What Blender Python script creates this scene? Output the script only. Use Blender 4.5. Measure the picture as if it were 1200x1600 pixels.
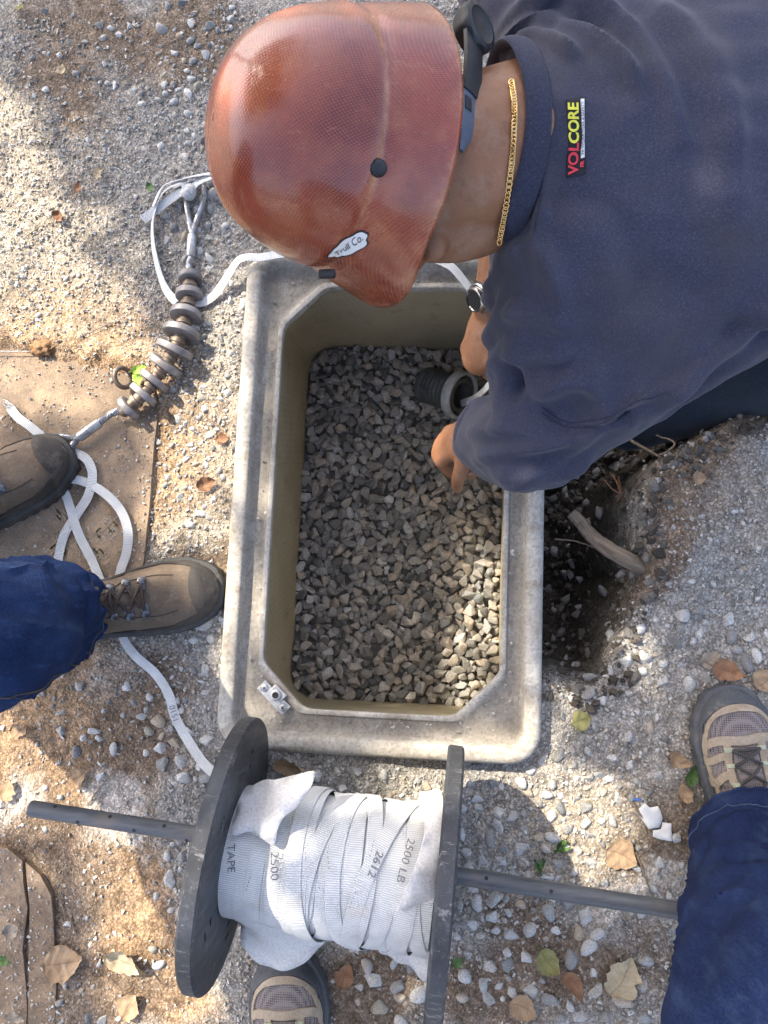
import bpy, bmesh, math, random
import numpy as np
from mathutils import Vector, Matrix, noise as mnoise
from mathutils.bvhtree import BVHTree
from mathutils.geometry import delaunay_2d_cdt

for o in list(bpy.data.objects):
    bpy.data.objects.remove(o)
SC = bpy.context.scene
COL = SC.collection
rnd = random.Random(7)
rng = np.random.default_rng(11)

# ------------------------------------------------------------------ camera
CAM_H = 1.24
FPX = 1200.0
_F = Vector((-100 / FPX, 165 / FPX, -1)).normalized()
_R = (Vector((1, 0, 0)) - _F * _F.x).normalized()
_U = _R.cross(_F)
cam_d = bpy.data.cameras.new('camera')
cam = bpy.data.objects.new('camera', cam_d)
COL.objects.link(cam)
cam.matrix_world = Matrix(((_R.x, _U.x, -_F.x, 0), (_R.y, _U.y, -_F.y, 0), (_R.z, _U.z, -_F.z, CAM_H), (0, 0, 0, 1)))
cam_d.sensor_fit = 'VERTICAL'
cam_d.sensor_height = 24.0
cam_d.sensor_width = 18.0
cam_d.lens = 18.0
cam_d.clip_start = 0.02
cam_d.clip_end = 400
SC.camera = cam
# ------------------------------------------------------------------ light
SUN_DIR = Vector((0.65, -0.62, -1.0)).normalized()      # the way the light travels
SUN_EL = math.asin(-SUN_DIR.z)
world = bpy.data.worlds.new('World')
SC.world = world
world.use_nodes = True
wn = world.node_tree.nodes
sky = wn.new('ShaderNodeTexSky')
sky.sky_type = 'NISHITA'
sky.sun_disc = False
sky.sun_elevation = SUN_EL
sky.sun_rotation = math.atan2(-SUN_DIR.x, -SUN_DIR.y)
sky.air_density = 0.75
sky.dust_density = 5.0
sky.ozone_density = 0.4
wn['Background'].inputs['Strength'].default_value = 0.15
world.node_tree.links.new(sky.outputs[0], wn['Background'].inputs[0])
sun_d = bpy.data.lights.new('sun', 'SUN')
sun_d.energy = 2.35
sun_d.angle = math.radians(0.55)
sun_d.color = (1.0, 0.90, 0.75)
sun = bpy.data.objects.new('sun', sun_d)
COL.objects.link(sun)
sun.location = (-3, 3, 6)
sun.rotation_euler = SUN_DIR.to_track_quat('-Z', 'Y').to_euler()
SC.view_settings.view_transform = 'Standard'
SC.view_settings.look = 'None'
SC.view_settings.exposure = 2.15
SC.view_settings.gamma = 1.0
SC.view_settings.use_curve_mapping = False
SC.render.engine = 'CYCLES'
SC.render.resolution_x = 768
SC.render.resolution_y = 1024


def at(px, py, z=0.0):
    """point at height z that the photograph shows at pixel (px, py)"""
    d = _F + _R * ((px - 600) / FPX) - _U * ((py - 800) / FPX)
    t = (z - CAM_H) / d.z
    return Vector((d.x * t, d.y * t, z))


def npx(points, z=0.0):
    return [at(p[0], p[1], z) for p in points]


# ------------------------------------------------------------------ object helpers
def link(o, parent=None):
    COL.objects.link(o)
    if parent is not None:
        o.parent = parent
    return o


def root_loc(parent):
    p = parent
    while p is not None and p.parent is not None:
        p = p.parent
    return Vector(p.location) if p is not None else Vector((0, 0, 0))


def setp(o, label=None, cat=None, group=None, kind=None):
    if label:
        o['label'] = label
    if cat:
        o['category'] = cat
    if group:
        o['group'] = group
    if kind:
        o['kind'] = kind
    return o


def empty(name, loc, label=None, cat=None, group=None):
    o = bpy.data.objects.new(name, None)
    o.empty_display_size = 0.05
    o.location = loc
    link(o)
    return setp(o, label, cat, group)


def mesh_from(name, V, F, smooth=True, uv=None):
    me = bpy.data.meshes.new(name)
    V = np.asarray(V, dtype=np.float64).reshape(-1, 3)
    if isinstance(F, np.ndarray) and F.ndim == 2:
        nf, k = F.shape
        me.vertices.add(len(V))
        me.vertices.foreach_set('co', V.astype(np.float32).ravel())
        me.loops.add(nf * k)
        me.loops.foreach_set('vertex_index', F.astype(np.int32).ravel())
        me.polygons.add(nf)
        me.polygons.foreach_set('loop_start', (np.arange(nf) * k).astype(np.int32))
        me.polygons.foreach_set('loop_total', np.full(nf, k, np.int32))
        me.update(calc_edges=True)
    else:
        me.from_pydata([tuple(v) for v in V], [], [tuple(int(i) for i in f) for f in F])
        me.update()
    me.polygons.foreach_set('use_smooth', np.full(len(me.polygons), bool(smooth)))
    if uv is not None:
        uv = np.asarray(uv, dtype=np.float32)
        l = me.uv_layers.new(name='uv')
        idx = np.empty(len(me.loops), np.int32)
        me.loops.foreach_get('vertex_index', idx)
        l.data.foreach_set('uv', uv[idx].ravel())
    me.update()
    return me


def add(name, VF, m, parent=None, smooth=True, uv=None):
    """one mesh object; V is in world coordinates and is moved to the local space of its thing"""
    V, F = VF[0], VF[1]
    if len(VF) > 2 and uv is None:
        uv = VF[2]
    off = root_loc(parent)
    V = np.asarray(V, dtype=np.float64).reshape(-1, 3) - np.array(off)
    me = mesh_from(name, V, F, smooth, uv)
    if smooth:
        me.set_sharp_from_angle(angle=math.radians(48))
    o = bpy.data.objects.new(name, me)
    link(o, parent)
    if m is not None:
        me.materials.append(m)
    return o


def top(name, VF, m, label, cat, group=None, smooth=True, uv=None):
    """a thing that is one mesh: origin at its centre"""
    V = np.asarray(VF[0], dtype=np.float64).reshape(-1, 3)
    c = V.mean(0)
    c[2] = V[:, 2].min()
    u = VF[2] if len(VF) > 2 and uv is None else uv
    me = mesh_from(name, V - c, VF[1], smooth, u)
    o = bpy.data.objects.new(name, me)
    o.location = c
    link(o)
    me.materials.append(m)
    return setp(o, label, cat, group)


def join(*parts):
    Vs, Fs, Us, n = [], [], [], 0
    for p in parts:
        V = np.asarray(p[0], dtype=np.float64).reshape(-1, 3)
        Vs.append(V)
        for f in p[1]:
            Fs.append(tuple(int(i) + n for i in f))
        if len(p) > 2:
            Us.append(np.asarray(p[2], dtype=np.float64).reshape(-1, 2))
        n += len(V)
    if len(Us) == len(parts):
        return np.concatenate(Vs), Fs, np.concatenate(Us)
    return np.concatenate(Vs), Fs


def spline(pts, n, closed=False):
    P = np.array([tuple(p) for p in pts], dtype=float)
    m = len(P)
    if m == 2:
        t = np.linspace(0, 1, n)[:, None]
        return P[0] * (1 - t) + P[1] * t
    if closed:
        Q = np.concatenate([P[-1:], P, P[:2]])
        segs = m
    else:
        Q = np.concatenate([2 * P[:1] - P[1:2], P, 2 * P[-1:] - P[-2:-1]])
        segs = m - 1
    out = []
    for t in np.linspace(0, segs, n, endpoint=not closed):
        i = min(int(t), segs - 1)
        f = t - i
        a, b, c, d = Q[i], Q[i + 1], Q[i + 2], Q[i + 3]
        out.append(0.5 * ((2 * b) + (c - a) * f + (2 * a - 5 * b + 4 * c - d) * f * f + (3 * b - a - 3 * c + d) * f ** 3))
    return np.array(out)


def frames(P, up=None):
    P = np.asarray(P, float)
    T = np.gradient(P, axis=0)
    T /= np.maximum(np.linalg.norm(T, axis=1), 1e-12)[:, None]
    N = np.zeros_like(P)
    if up is not None:
        up = np.asarray(up, float)
        for i in range(len(P)):
            u = up[i] if up.ndim == 2 else up
            n = u - T[i] * (u @ T[i])
            N[i] = n / max(np.linalg.norm(n), 1e-9)
    else:
        n = np.array([0, 0, 1.0])
        if abs(T[0] @ n) > .9:
            n = np.array([1.0, 0, 0])
        for i in range(len(P)):
            n = n - T[i] * (n @ T[i])
            n /= max(np.linalg.norm(n), 1e-9)
            N[i] = n
    B = np.cross(T, N)
    return T, N, B


def tube(P, r, n=12, r2=None, up=None, caps=True, closed=False):
    """r along the binormal, r2 along the normal (up)"""
    P = np.asarray([tuple(p) for p in P], float)
    m = len(P)
    r = np.broadcast_to(np.asarray(r, float), (m,))
    r2 = r if r2 is None else np.broadcast_to(np.asarray(r2, float), (m,))
    T, N, B = frames(P, up)
    if closed:
        T = np.roll(P, -1, 0) - np.roll(P, 1, 0)
        T /= np.linalg.norm(T, axis=1)[:, None]
        u = np.array([0, 0, 1.0]) if up is None else np.asarray(up, float)
        N = u - T * (T * u).sum(1)[:, None]
        N /= np.linalg.norm(N, axis=1)[:, None]
        B = np.cross(T, N)
    a = np.linspace(0, 2 * np.pi, n, endpoint=False)
    V = P[:, None] + (np.cos(a)[None, :, None] * B[:, None] * r[:, None, None] + np.sin(a)[None, :, None] * N[:, None] * r2[:, None, None])
    V = V.reshape(-1, 3)
    L = np.concatenate([[0], np.cumsum(np.linalg.norm(np.diff(P, axis=0), axis=1))])
    UV = np.stack([np.repeat(L, n), np.tile(a / (2 * np.pi), m)], 1)
    F = []
    for i in range(m if closed else m - 1):
        k = (i + 1) % m
        for j in range(n):
            F.append((i * n + j, i * n + (j + 1) % n, k * n + (j + 1) % n, k * n + j))
    if caps and not closed:
        F.append(tuple(range(n))[::-1])
        F.append(tuple((m - 1) * n + j for j in range(n)))
    return V, F, UV


def capsule(pts, radii, n=14, flat=None, up=None, steps=None):
    """rounded tapered limb through pts"""
    P = spline(pts, steps or max(8, len(pts) * 5))
    t = np.linspace(0, len(pts) - 1, len(P))
    R = np.interp(t, range(len(pts)), radii)
    T = np.gradient(P, axis=0)
    T /= np.linalg.norm(T, axis=1)[:, None]
    pre, prer, post, postr = [], [], [], []
    for k in (0.98, 0.8, 0.5):
        pre.append(P[0] - T[0] * R[0] * k); prer.append(R[0] * math.sqrt(1 - k * k))
    for k in (0.5, 0.8, 0.98):
        post.append(P[-1] + T[-1] * R[-1] * k); postr.append(R[-1] * math.sqrt(1 - k * k))
    P2 = np.concatenate([pre, P, post])
    R2 = np.concatenate([prer, R, postr])
    f = 1.0 if flat is None else flat
    return tube(P2, R2, n, R2 * f, up)


def ellipsoid(c, ax, rx, ry, rz, n=24, m=14):
    """ax: 3x3 columns"""
    ax = np.asarray(ax, float)
    V, F = [], []
    for i in range(m + 1):
        p = math.pi * i / m
        for j in range(n):
            q = 2 * math.pi * j / n
            V.append((rx * math.sin(p) * math.cos(q), ry * math.sin(p) * math.sin(q), rz * math.cos(p)))
    for i in range(m):
        for j in range(n):
            F.append((i * n + j, (i + 1) * n + j, (i + 1) * n + (j + 1) % n, i * n + (j + 1) % n))
    V = np.array(V) @ ax.T + np.array(tuple(c))
    return V, F


def box(c, ax, sx, sy, sz, bev=0.0):
    bm = bmesh.new()
    bmesh.ops.create_cube(bm, size=1.0)
    for v in bm.verts:
        v.co = Vector((v.co.x * sx, v.co.y * sy, v.co.z * sz))
    if bev > 0:
        bmesh.ops.bevel(bm, geom=bm.edges[:], offset=bev, segments=2, affect='EDGES', profile=0.6)
    V = np.array([v.co[:] for v in bm.verts])
    F = [tuple(v.index for v in f.verts) for f in bm.faces]
    bm.free()
    return V @ np.asarray(ax, float).T + np.array(tuple(c)), F


def lathe(c, axis, prof, n=32, up=None):
    """prof: list of (distance along axis, radius)"""
    axis = np.array(tuple(axis), float); axis /= np.linalg.norm(axis)
    h = np.array([0, 0, 1.0]) if abs(axis[2]) < .9 else np.array([1.0, 0, 0])
    e1 = np.cross(axis, h); e1 /= np.linalg.norm(e1)
    e2 = np.cross(axis, e1)
    a = np.linspace(0, 2 * np.pi, n, endpoint=False)
    ring = np.cos(a)[:, None] * e1 + np.sin(a)[:, None] * e2
    V = np.concatenate([np.array(tuple(c)) + axis * d + ring * r for d, r in prof])
    F = []
    m = len(prof)
    for i in range(m - 1):
        for j in range(n):
            F.append((i * n + j, i * n + (j + 1) % n, (i + 1) * n + (j + 1) % n, (i + 1) * n + j))
    F.append(tuple(range(n))[::-1])
    F.append(tuple((m - 1) * n + j for j in range(n)))
    return V, F


def ribbon(P, N, width, th=0.0012, cup=0.0, closed=False):
    """flat woven tape along P with surface normals N; uv = metres along, across"""
    P = np.asarray(P, float); N = np.asarray(N, float)
    m = len(P)
    T = np.gradient(P, axis=0)
    if closed:
        T = np.roll(P, -1, 0) - np.roll(P, 1, 0)
    T /= np.maximum(np.linalg.norm(T, axis=1), 1e-9)[:, None]
    N = N - T * (N * T).sum(1)[:, None]
    N /= np.maximum(np.linalg.norm(N, axis=1), 1e-9)[:, None]
    B = np.cross(N, T)
    w = np.broadcast_to(np.asarray(width, float), (m,))
    L = np.concatenate([[0], np.cumsum(np.linalg.norm(np.diff(P, axis=0), axis=1))])
    cs = [(-.5, 0), (-.25, cup), (0, cup * 1.3), (.25, cup), (.5, 0)]
    rows, uvs = [], []
    for s, z in cs:
        rows.append(P + B * (s * w)[:, None] + N * (z + th)); uvs.append(np.stack([L, np.full(m, s + .5) * w.mean()], 1))
    for s, z in cs[::-1]:
        rows.append(P + B * (s * w)[:, None] + N * z); uvs.append(np.stack([L, np.full(m, s + .5) * w.mean()], 1))
    k = len(rows)
    V = np.stack(rows, 1).reshape(-1, 3)
    UV = np.stack(uvs, 1).reshape(-1, 2)
    F = []
    for i in range(m if closed else m - 1):
        i2 = (i + 1) % m
        for j in range(k):
            F.append((i * k + j, i2 * k + j, i2 * k + (j + 1) % k, i * k + (j + 1) % k))
    if not closed:
        F.append(tuple(range(k))); F.append(tuple((m - 1) * k + j for j in range(k))[::-1])
    return V, F, UV


def fuse(parts, voxel, smooth=6, factor=0.5):
    """one continuous surface round all the given closed shapes"""
    J = join(*[(p[0], p[1]) for p in parts])
    me = mesh_from('fuse', J[0], J[1])
    o = bpy.data.objects.new('fuse', me)
    COL.objects.link(o)
    r = o.modifiers.new('r', 'REMESH'); r.mode = 'VOXEL'; r.voxel_size = voxel
    if smooth:
        s = o.modifiers.new('s', 'SMOOTH'); s.factor = factor; s.iterations = smooth
    dg = bpy.context.evaluated_depsgraph_get()
    ev = o.evaluated_get(dg)
    m2 = ev.to_mesh()
    V = np.empty(len(m2.vertices) * 3, np.float32); m2.vertices.foreach_get('co', V)
    N = np.empty(len(m2.vertices) * 3, np.float32); m2.vertices.foreach_get('normal', N)
    F = [tuple(p.vertices) for p in m2.polygons]
    if all(len(f) == 4 for f in F):
        F = np.array(F)
    ev.to_mesh_clear()
    bpy.data.objects.remove(o); bpy.data.meshes.remove(me)
    return V.reshape(-1, 3).astype(float), F, N.reshape(-1, 3).astype(float)


def text_mesh(s, size, shear=0.0, bold=0.0):
    cu = bpy.data.curves.new('txt', 'FONT')
    cu.body = s; cu.size = size; cu.align_x = 'CENTER'; cu.align_y = 'CENTER'; cu.shear = shear
    cu.offset = bold; cu.resolution_u = 3
    o = bpy.data.objects.new('txt', cu)
    COL.objects.link(o)
    dg = bpy.context.evaluated_depsgraph_get()
    m = o.evaluated_get(dg).to_mesh()
    bm = bmesh.new(); bm.from_mesh(m)
    bmesh.ops.triangulate(bm, faces=bm.faces[:])
    V = np.array([v.co[:] for v in bm.verts]); F = [tuple(v.index for v in f.verts) for f in bm.faces]
    bm.free()
    bpy.data.objects.remove(o); bpy.data.curves.remove(cu)
    return V, F


def poly_fill(poly, step):
    """triangulated 2-D polygon with inner points -> (uv array, tris, boundary indices)"""
    P = [Vector((p[0], p[1])) for p in poly]
    n = len(P)
    xs = [p.x for p in P]; ys = [p.y for p in P]
    pts = list(P)
    x = min(xs)
    k = 0
    while x <= max(xs):
        y = min(ys) + (step / 2 if k % 2 else 0)
        while y <= max(ys):
            if inpoly(x, y, poly) and dist_poly(x, y, poly) > step * .45:
                pts.append(Vector((x, y)))
            y += step
        x += step * .87; k += 1
    r = delaunay_2d_cdt(pts, [], [list(range(n))], 1, 1e-9)
    return np.array([v[:] for v in r[0]]), [tuple(f) for f in r[2]]


def inpoly(x, y, poly):
    c = False
    n = len(poly)
    for i in range(n):
        x1, y1 = poly[i][0], poly[i][1]; x2, y2 = poly[i - 1][0], poly[i - 1][1]
        if (y1 > y) != (y2 > y) and x < (x2 - x1) * (y - y1) / (y2 - y1) + x1:
            c = not c
    return c


def dist_poly(x, y, poly):
    d = 1e9
    n = len(poly)
    for i in range(n):
        x1, y1 = poly[i][0], poly[i][1]; x2, y2 = poly[i - 1][0], poly[i - 1][1]
        dx, dy = x2 - x1, y2 - y1
        t = max(0, min(1, ((x - x1) * dx + (y - y1) * dy) / max(dx * dx + dy * dy, 1e-12)))
        d = min(d, math.hypot(x - x1 - t * dx, y - y1 - t * dy))
    return d


def sdf_poly(X, Y, poly):
    """numpy signed distance, positive inside"""
    P = np.array([(p[0], p[1]) for p in poly], float)
    d = np.full(X.shape, 1e9); inside = np.zeros(X.shape, bool)
    for i in range(len(P)):
        x1, y1 = P[i]; x2, y2 = P[i - 1]
        dx, dy = x2 - x1, y2 - y1
        t = np.clip(((X - x1) * dx + (Y - y1) * dy) / max(dx * dx + dy * dy, 1e-12), 0, 1)
        d = np.minimum(d, np.hypot(X - x1 - t * dx, Y - y1 - t * dy))
        c = ((y1 > Y) != (y2 > Y)) & (X < (x2 - x1) * (Y - y1) / (y2 - y1 if y2 != y1 else 1e-12) + x1)
        inside ^= c
    return np.where(inside, d, -d)


def patch(S, poly, step, off, base=-0.0006):
    """a proud piece on surface S(u,v,offset) with the outline poly in (u,v) and a skirt down to the surface"""
    UV, F = poly_fill(poly, step)
    V = [tuple(S(u, v, off)) for u, v in UV]
    edge = {}
    for f in F:
        for i in range(len(f)):
            a, b = f[i], f[(i + 1) % len(f)]
            edge[(a, b)] = edge.get((a, b), 0) + 1
    bd = [(a, b) for (a, b) in edge if (b, a) not in edge]
    F = list(F)
    low = {}
    for a, b in bd:
        for k in (a, b):
            if k not in low:
                low[k] = len(V); V.append(tuple(S(UV[k][0], UV[k][1], base)))
        F.append((b, a, low[a], low[b]))
    return np.array(V), F


def sstep(a, b, x):
    t = np.clip((x - a) / (b - a), 0, 1)
    return t * t * (3 - 2 * t)


def vnoise(X, Y, s, seed=0):
    X = X * s; Y = Y * s
    xi = np.floor(X).astype(np.int64); yi = np.floor(Y).astype(np.int64)
    fx = X - xi; fy = Y - yi
    fx = fx * fx * (3 - 2 * fx); fy = fy * fy * (3 - 2 * fy)

    def h(a, b):
        n = (a * 374761393 + b * 668265263 + seed * 974634777) & 0xffffffff
        n = ((n ^ (n >> 13)) * 1274126177) & 0xffffffff
        n = n ^ (n >> 16)
        return (n & 0xffff) / 65535.0
    return (h(xi, yi) * (1 - fx) + h(xi + 1, yi) * fx) * (1 - fy) + (h(xi, yi + 1) * (1 - fx) + h(xi + 1, yi + 1) * fx) * fy


def fbm(X, Y, s, o=4, seed=0):
    r = 0; a = 0.5; t = 0
    for i in range(o):
        r = r + a * vnoise(X, Y, s * 2 ** i, seed + i * 17); t += a; a *= .5
    return r / t


# ------------------------------------------------------------------ materials
class NT:
    def __init__(self, name, rough=0.7, metal=0.0, spec=0.4):
        self.m = bpy.data.materials.new(name); self.m.use_nodes = True
        self.t = self.m.node_tree; self.b = self.t.nodes['Principled BSDF']
        self.b.inputs['Roughness'].default_value = rough
        self.b.inputs['Metallic'].default_value = metal
        self.b.inputs['Specular IOR Level'].default_value = spec
        self._co = None

    def n(self, kind, **kw):
        x = self.t.nodes.new('ShaderNode' + kind)
        for k, v in kw.items():
            setattr(x, k, v)
        return x

    def put(self, sock, v):
        if isinstance(v, (int, float)):
            sock.default_value = v
        elif isinstance(v, tuple):
            sock.default_value = (v + (1,))[:4] if len(sock.default_value) == 4 else v
        else:
            self.t.links.new(v, sock)

    def co(self):
        if self._co is None:
            self._co = self.n('TexCoord')
        return self._co.outputs['Object']

    def uv(self):
        self.co()
        return self._co.outputs['UV']

    def wpos(self):
        return self.n('NewGeometry').outputs['Position']

    def scale(self, v, s):
        x = self.n('Mapping'); self.put(x.inputs[0], v); x.inputs['Scale'].default_value = s
        return x.outputs[0]

    def noise(self, s, d=4, v=None, r=0.55):
        x = self.n('TexNoise'); self.put(x.inputs['Vector'], v if v is not None else self.co())
        x.inputs['Scale'].default_value = s; x.inputs['Detail'].default_value = d; x.inputs['Roughness'].default_value = r
        return x.outputs['Fac']

    def voro(self, s, v=None, out='Distance', feature='F1', rand=1.0):
        x = self.n('TexVoronoi', feature=feature); self.put(x.inputs['Vector'], v if v is not None else self.co())
        x.inputs['Scale'].default_value = s; x.inputs['Randomness'].default_value = rand
        return x.outputs[out]

    def wave(self, s, v, dist=0.0, dirn='X', det=1.0):
        x = self.n('TexWave', bands_direction=dirn); self.put(x.inputs['Vector'], v)
        x.inputs['Scale'].default_value = s; x.inputs['Distortion'].default_value = dist; x.inputs['Detail'].default_value = det
        return x.outputs['Fac']

    def ramp(self, f, stops):
        x = self.n('ValToRGB'); self.put(x.inputs[0], f)
        e = x.color_ramp.elements
        while len(e) < len(stops):
            e.new(0.5)
        for i, (p, c) in enumerate(stops):
            e[i].position = p
            e[i].color = (c, c, c, 1) if isinstance(c, (int, float)) else tuple(c) + (1,)
        return x.outputs[0]

    def mix(self, f, a, b, mode='MIX'):
        x = self.n('Mix', data_type='RGBA', blend_type=mode)
        self.put(x.inputs[0], f); self.put(x.inputs[6], a); self.put(x.inputs[7], b)
        return x.outputs[2]

    def math(self, op, a, b=0.0, c=False):
        x = self.n('Math', operation=op); x.use_clamp = c
        self.put(x.inputs[0], a); self.put(x.inputs[1], b)
        return x.outputs[0]

    def bump(self, h, strength=0.4, dist=0.002, prev=None):
        x = self.n('Bump'); x.inputs['Strength'].default_value = strength; x.inputs['Distance'].default_value = dist
        self.put(x.inputs['Height'], h)
        if prev is not None:
            self.put(x.inputs['Normal'], prev)
        self.put(self.b.inputs['Normal'], x.outputs[0])
        return x.outputs[0]

    def base(self, c):
        self.put(self.b.inputs['Base Color'], c); return self

    def rough(self, c):
        self.put(self.b.inputs['Roughness'], c); return self


def simple(name, c, rough=0.6, metal=0.0, var=0.25, s=60, bump=0.0, spec=0.4, bs=300):
    t = NT(name, rough, metal, spec)
    d = tuple(x * (1 - var) for x in c); l = tuple(min(1, x * (1 + var)) for x in c)
    f = t.noise(s, 5)
    t.base(t.mix(t.ramp(f, [(.3, 0.0), (.7, 1.0)]), d, l))
    if bump:
        t.bump(t.noise(bs, 3), bump, 0.001)
    return t.m
LEAVES = [  # px, py, length px, width px, angle deg (in the world), curl, material, lobes, label
    (103, 1500, 66, 48, 10, .25, 'tan', 0, 'tan heart shaped dry leaf right of the crack, lying flat on brown soil'),
    (200, 1502, 70, 34, -18, .5, 'pale', 0, 'pale crumpled dry leaf on the orange soil beside the left flange'),
    (207, 1568, 42, 34, 60, .35, 'tan', 0, 'small tan dry leaf lowest beside the left flange of the reel'),
    (454, 1195, 52, 24, -8, .9, 'tan', 0, 'tan dry leaf curled up under the front edge of the vault'),
    (968, 1337, 50, 44, -25, .2, 'tan', 0, 'round tan brown leaf on the sunlit chippings left of the paper scraps'),
    (968, 1520, 66, 52, 60, .3, 'pale', 2, 'large pale yellow lobed leaf among pebbles in front of the dark jeans'),
    (815, 1573, 44, 32, -20, .3, 'tan', 0, 'oval tan leaf at the bottom edge right of the reel'),
    (857, 1498, 44, 32, -50, .4, 'olive', 0, 'dull olive leaf lying on the pebbles below the pole'),
    (892, 1535, 50, 20, -50, .7, 'brown', 0, 'narrow brown curled leaf between the olive leaf and the pale yellow leaf'),
    (1133, 1048, 50, 30, -20, .3, 'brown', 0, 'brown leaf right above the toe of the walking shoe'),
    (1106, 1028, 36, 24, 30, .3, 'grey', 0, 'grey brown leaf on the pebbles above the walking shoe'),
    (1060, 1184, 38, 20, -30, .5, 'tan', 0, 'light tan leaf beside the sole of the right walking shoe'),
    (1066, 1236, 34, 16, 110, .5, 'tan', 0, 'thin tan leaf below the green leaf at the right walking shoe'),
    (1080, 1210, 36, 18, 70, .3, 'green', 0, 'green leaf tucked against the sole of the right walking shoe'),
    (908, 1125, 32, 28, 20, .15, 'olive', 0, 'small round yellowish green leaf right of the vault corner'),
    (98, 113, 22, 16, 70, .3, 'pale', 0, 'tiny pale leaf on the dark brown soil stain'),
    (158, 275, 26, 18, 50, .3, 'pale', 3, 'pale little lobed leaf on the grey grit left of the hard hat'),
    (127, 298, 24, 14, 80, .6, 'brown', 0, 'small curled brown leaf on the grit beside the sunlit edge'),
    (95, 344, 26, 16, -40, .7, 'brown', 0, 'rust brown crumpled leaf on the pale sunlit grit'),
    (237, 298, 22, 12, -60, .3, 'green', 0, 'small green leaf left of the white tape loop'),
    (35, 16, 24, 12, 40, .4, 'olive', 0, 'olive leaf fragment in the upper left corner'),
    (326, 758, 34, 22, 20, .6, 'brown', 0, 'reddish brown leaf flakes left of the vault rim'),
    (350, 688, 22, 18, 0, .2, 'brown', 0, 'flat brown leaf piece close to the vault rim'),
    (16, 1232, 36, 28, 70, .3, 'tan', 0, 'tan leaf at the left edge above the pole end'),
    (124, 1210, 34, 26, 30, .3, 'tan', 0, 'light tan leaf on soil above the drilled pole'),
    (34, 1142, 32, 20, -5, .3, 'tan', 0, 'pale tan leaf on orange soil below the blue jeans'),
    (20, 1450, 28, 20, 30, .4, 'grey', 0, 'grey green withered leaf on the dirt covered lid'),
    (8, 1502, 26, 14, 0, .3, 'green', 0, 'dark green leaf at the left edge on the dirt covered lid'),
    (28, 1588, 34, 12, -8, .3, 'grey', 0, 'narrow grey leaf in the lower left corner'),
    (716, 1500, 18, 14, 40, .3, 'green', 0, 'small green leaf right beside the right flange of the reel'),
    (1052, 1528, 24, 14, -80, .3, 'green', 0, 'small green leaf left of the dark jeans'),
    (540, 1520, 40, 26, 70, .3, 'brown', 0, 'dark brown leaf beside the left walking shoe under the reel'),
    (1090, 748, 22, 20, 0, .15, 'tan', 0, 'round tan leaf on the grey spoil heap'),
    (1190, 1060, 40, 34, 50, .2, 'tan', 0, 'tan leaf at the right edge beside the shoe toe')]


# ================================================================== layout of the vault (needed by the ground)
RIM_Z = 0.04
_ol = ((381, 389), (340, 1119)); _or = ((852, 780), (849, 1147)); _ob = ((422, 1176), (788, 1197)); _ot = ((400, 386), (760, 386))


def isec(a, b):
    (x1, y1), (x2, y2) = a; (x3, y3), (x4, y4) = b
    d = (x1 - x2) * (y3 - y4) - (y1 - y2) * (x3 - x4)
    p = x1 * y2 - y1 * x2; q = x3 * y4 - y3 * x4
    return ((p * (x3 - x4) - (x1 - x2) * q) / d, (p * (y3 - y4) - (y1 - y2) * q) / d)


_c = [at(*isec(a, b), RIM_Z) for a, b in ((_ol, _ot), (_or, _ot), (_or, _ob), (_ol, _ob))]
VC = sum(_c, Vector()) / 4; VC.z = 0
VHX = ((_c[1] - _c[0]).length + (_c[2] - _c[3]).length) / 4
VHY = ((_c[0] - _c[3]).length + (_c[1] - _c[2]).length) / 4
_e = (_c[1] - _c[0]) + (_c[2] - _c[3]); VROT = math.atan2(_e.y, _e.x)
VE1 = Vector((math.cos(VROT), math.sin(VROT), 0)); VE2 = Vector((-math.sin(VROT), math.cos(VROT), 0))


def vl(x, y, z):
    """vault coordinates -> world"""
    p = VC + VE1 * x + VE2 * y
    return (p.x, p.y, z)


def to_vault(X, Y):
    dx = X - VC.x; dy = Y - VC.y
    return dx * VE1.x + dy * VE1.y, dx * VE2.x + dy * VE2.y


TRENCH = [tuple(at(x, y, 0)[:2]) for x, y in ((800, 1058), (870, 1056), (925, 1078), (958, 1045), (972, 985), (988, 930), (1004, 890), (992, 838),
          (992, 790), (1018, 735), (1080, 690), (1200, 625), (1400, 560), (1500, 420), (1500, -150), (800, -150))]
BANK = [tuple(at(x, y, 0)[:2]) for x, y in ((990, 900), (1000, 780), (1060, 700), (1200, 640), (1400, 590), (1400, 900), (1060, 940))]


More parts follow.
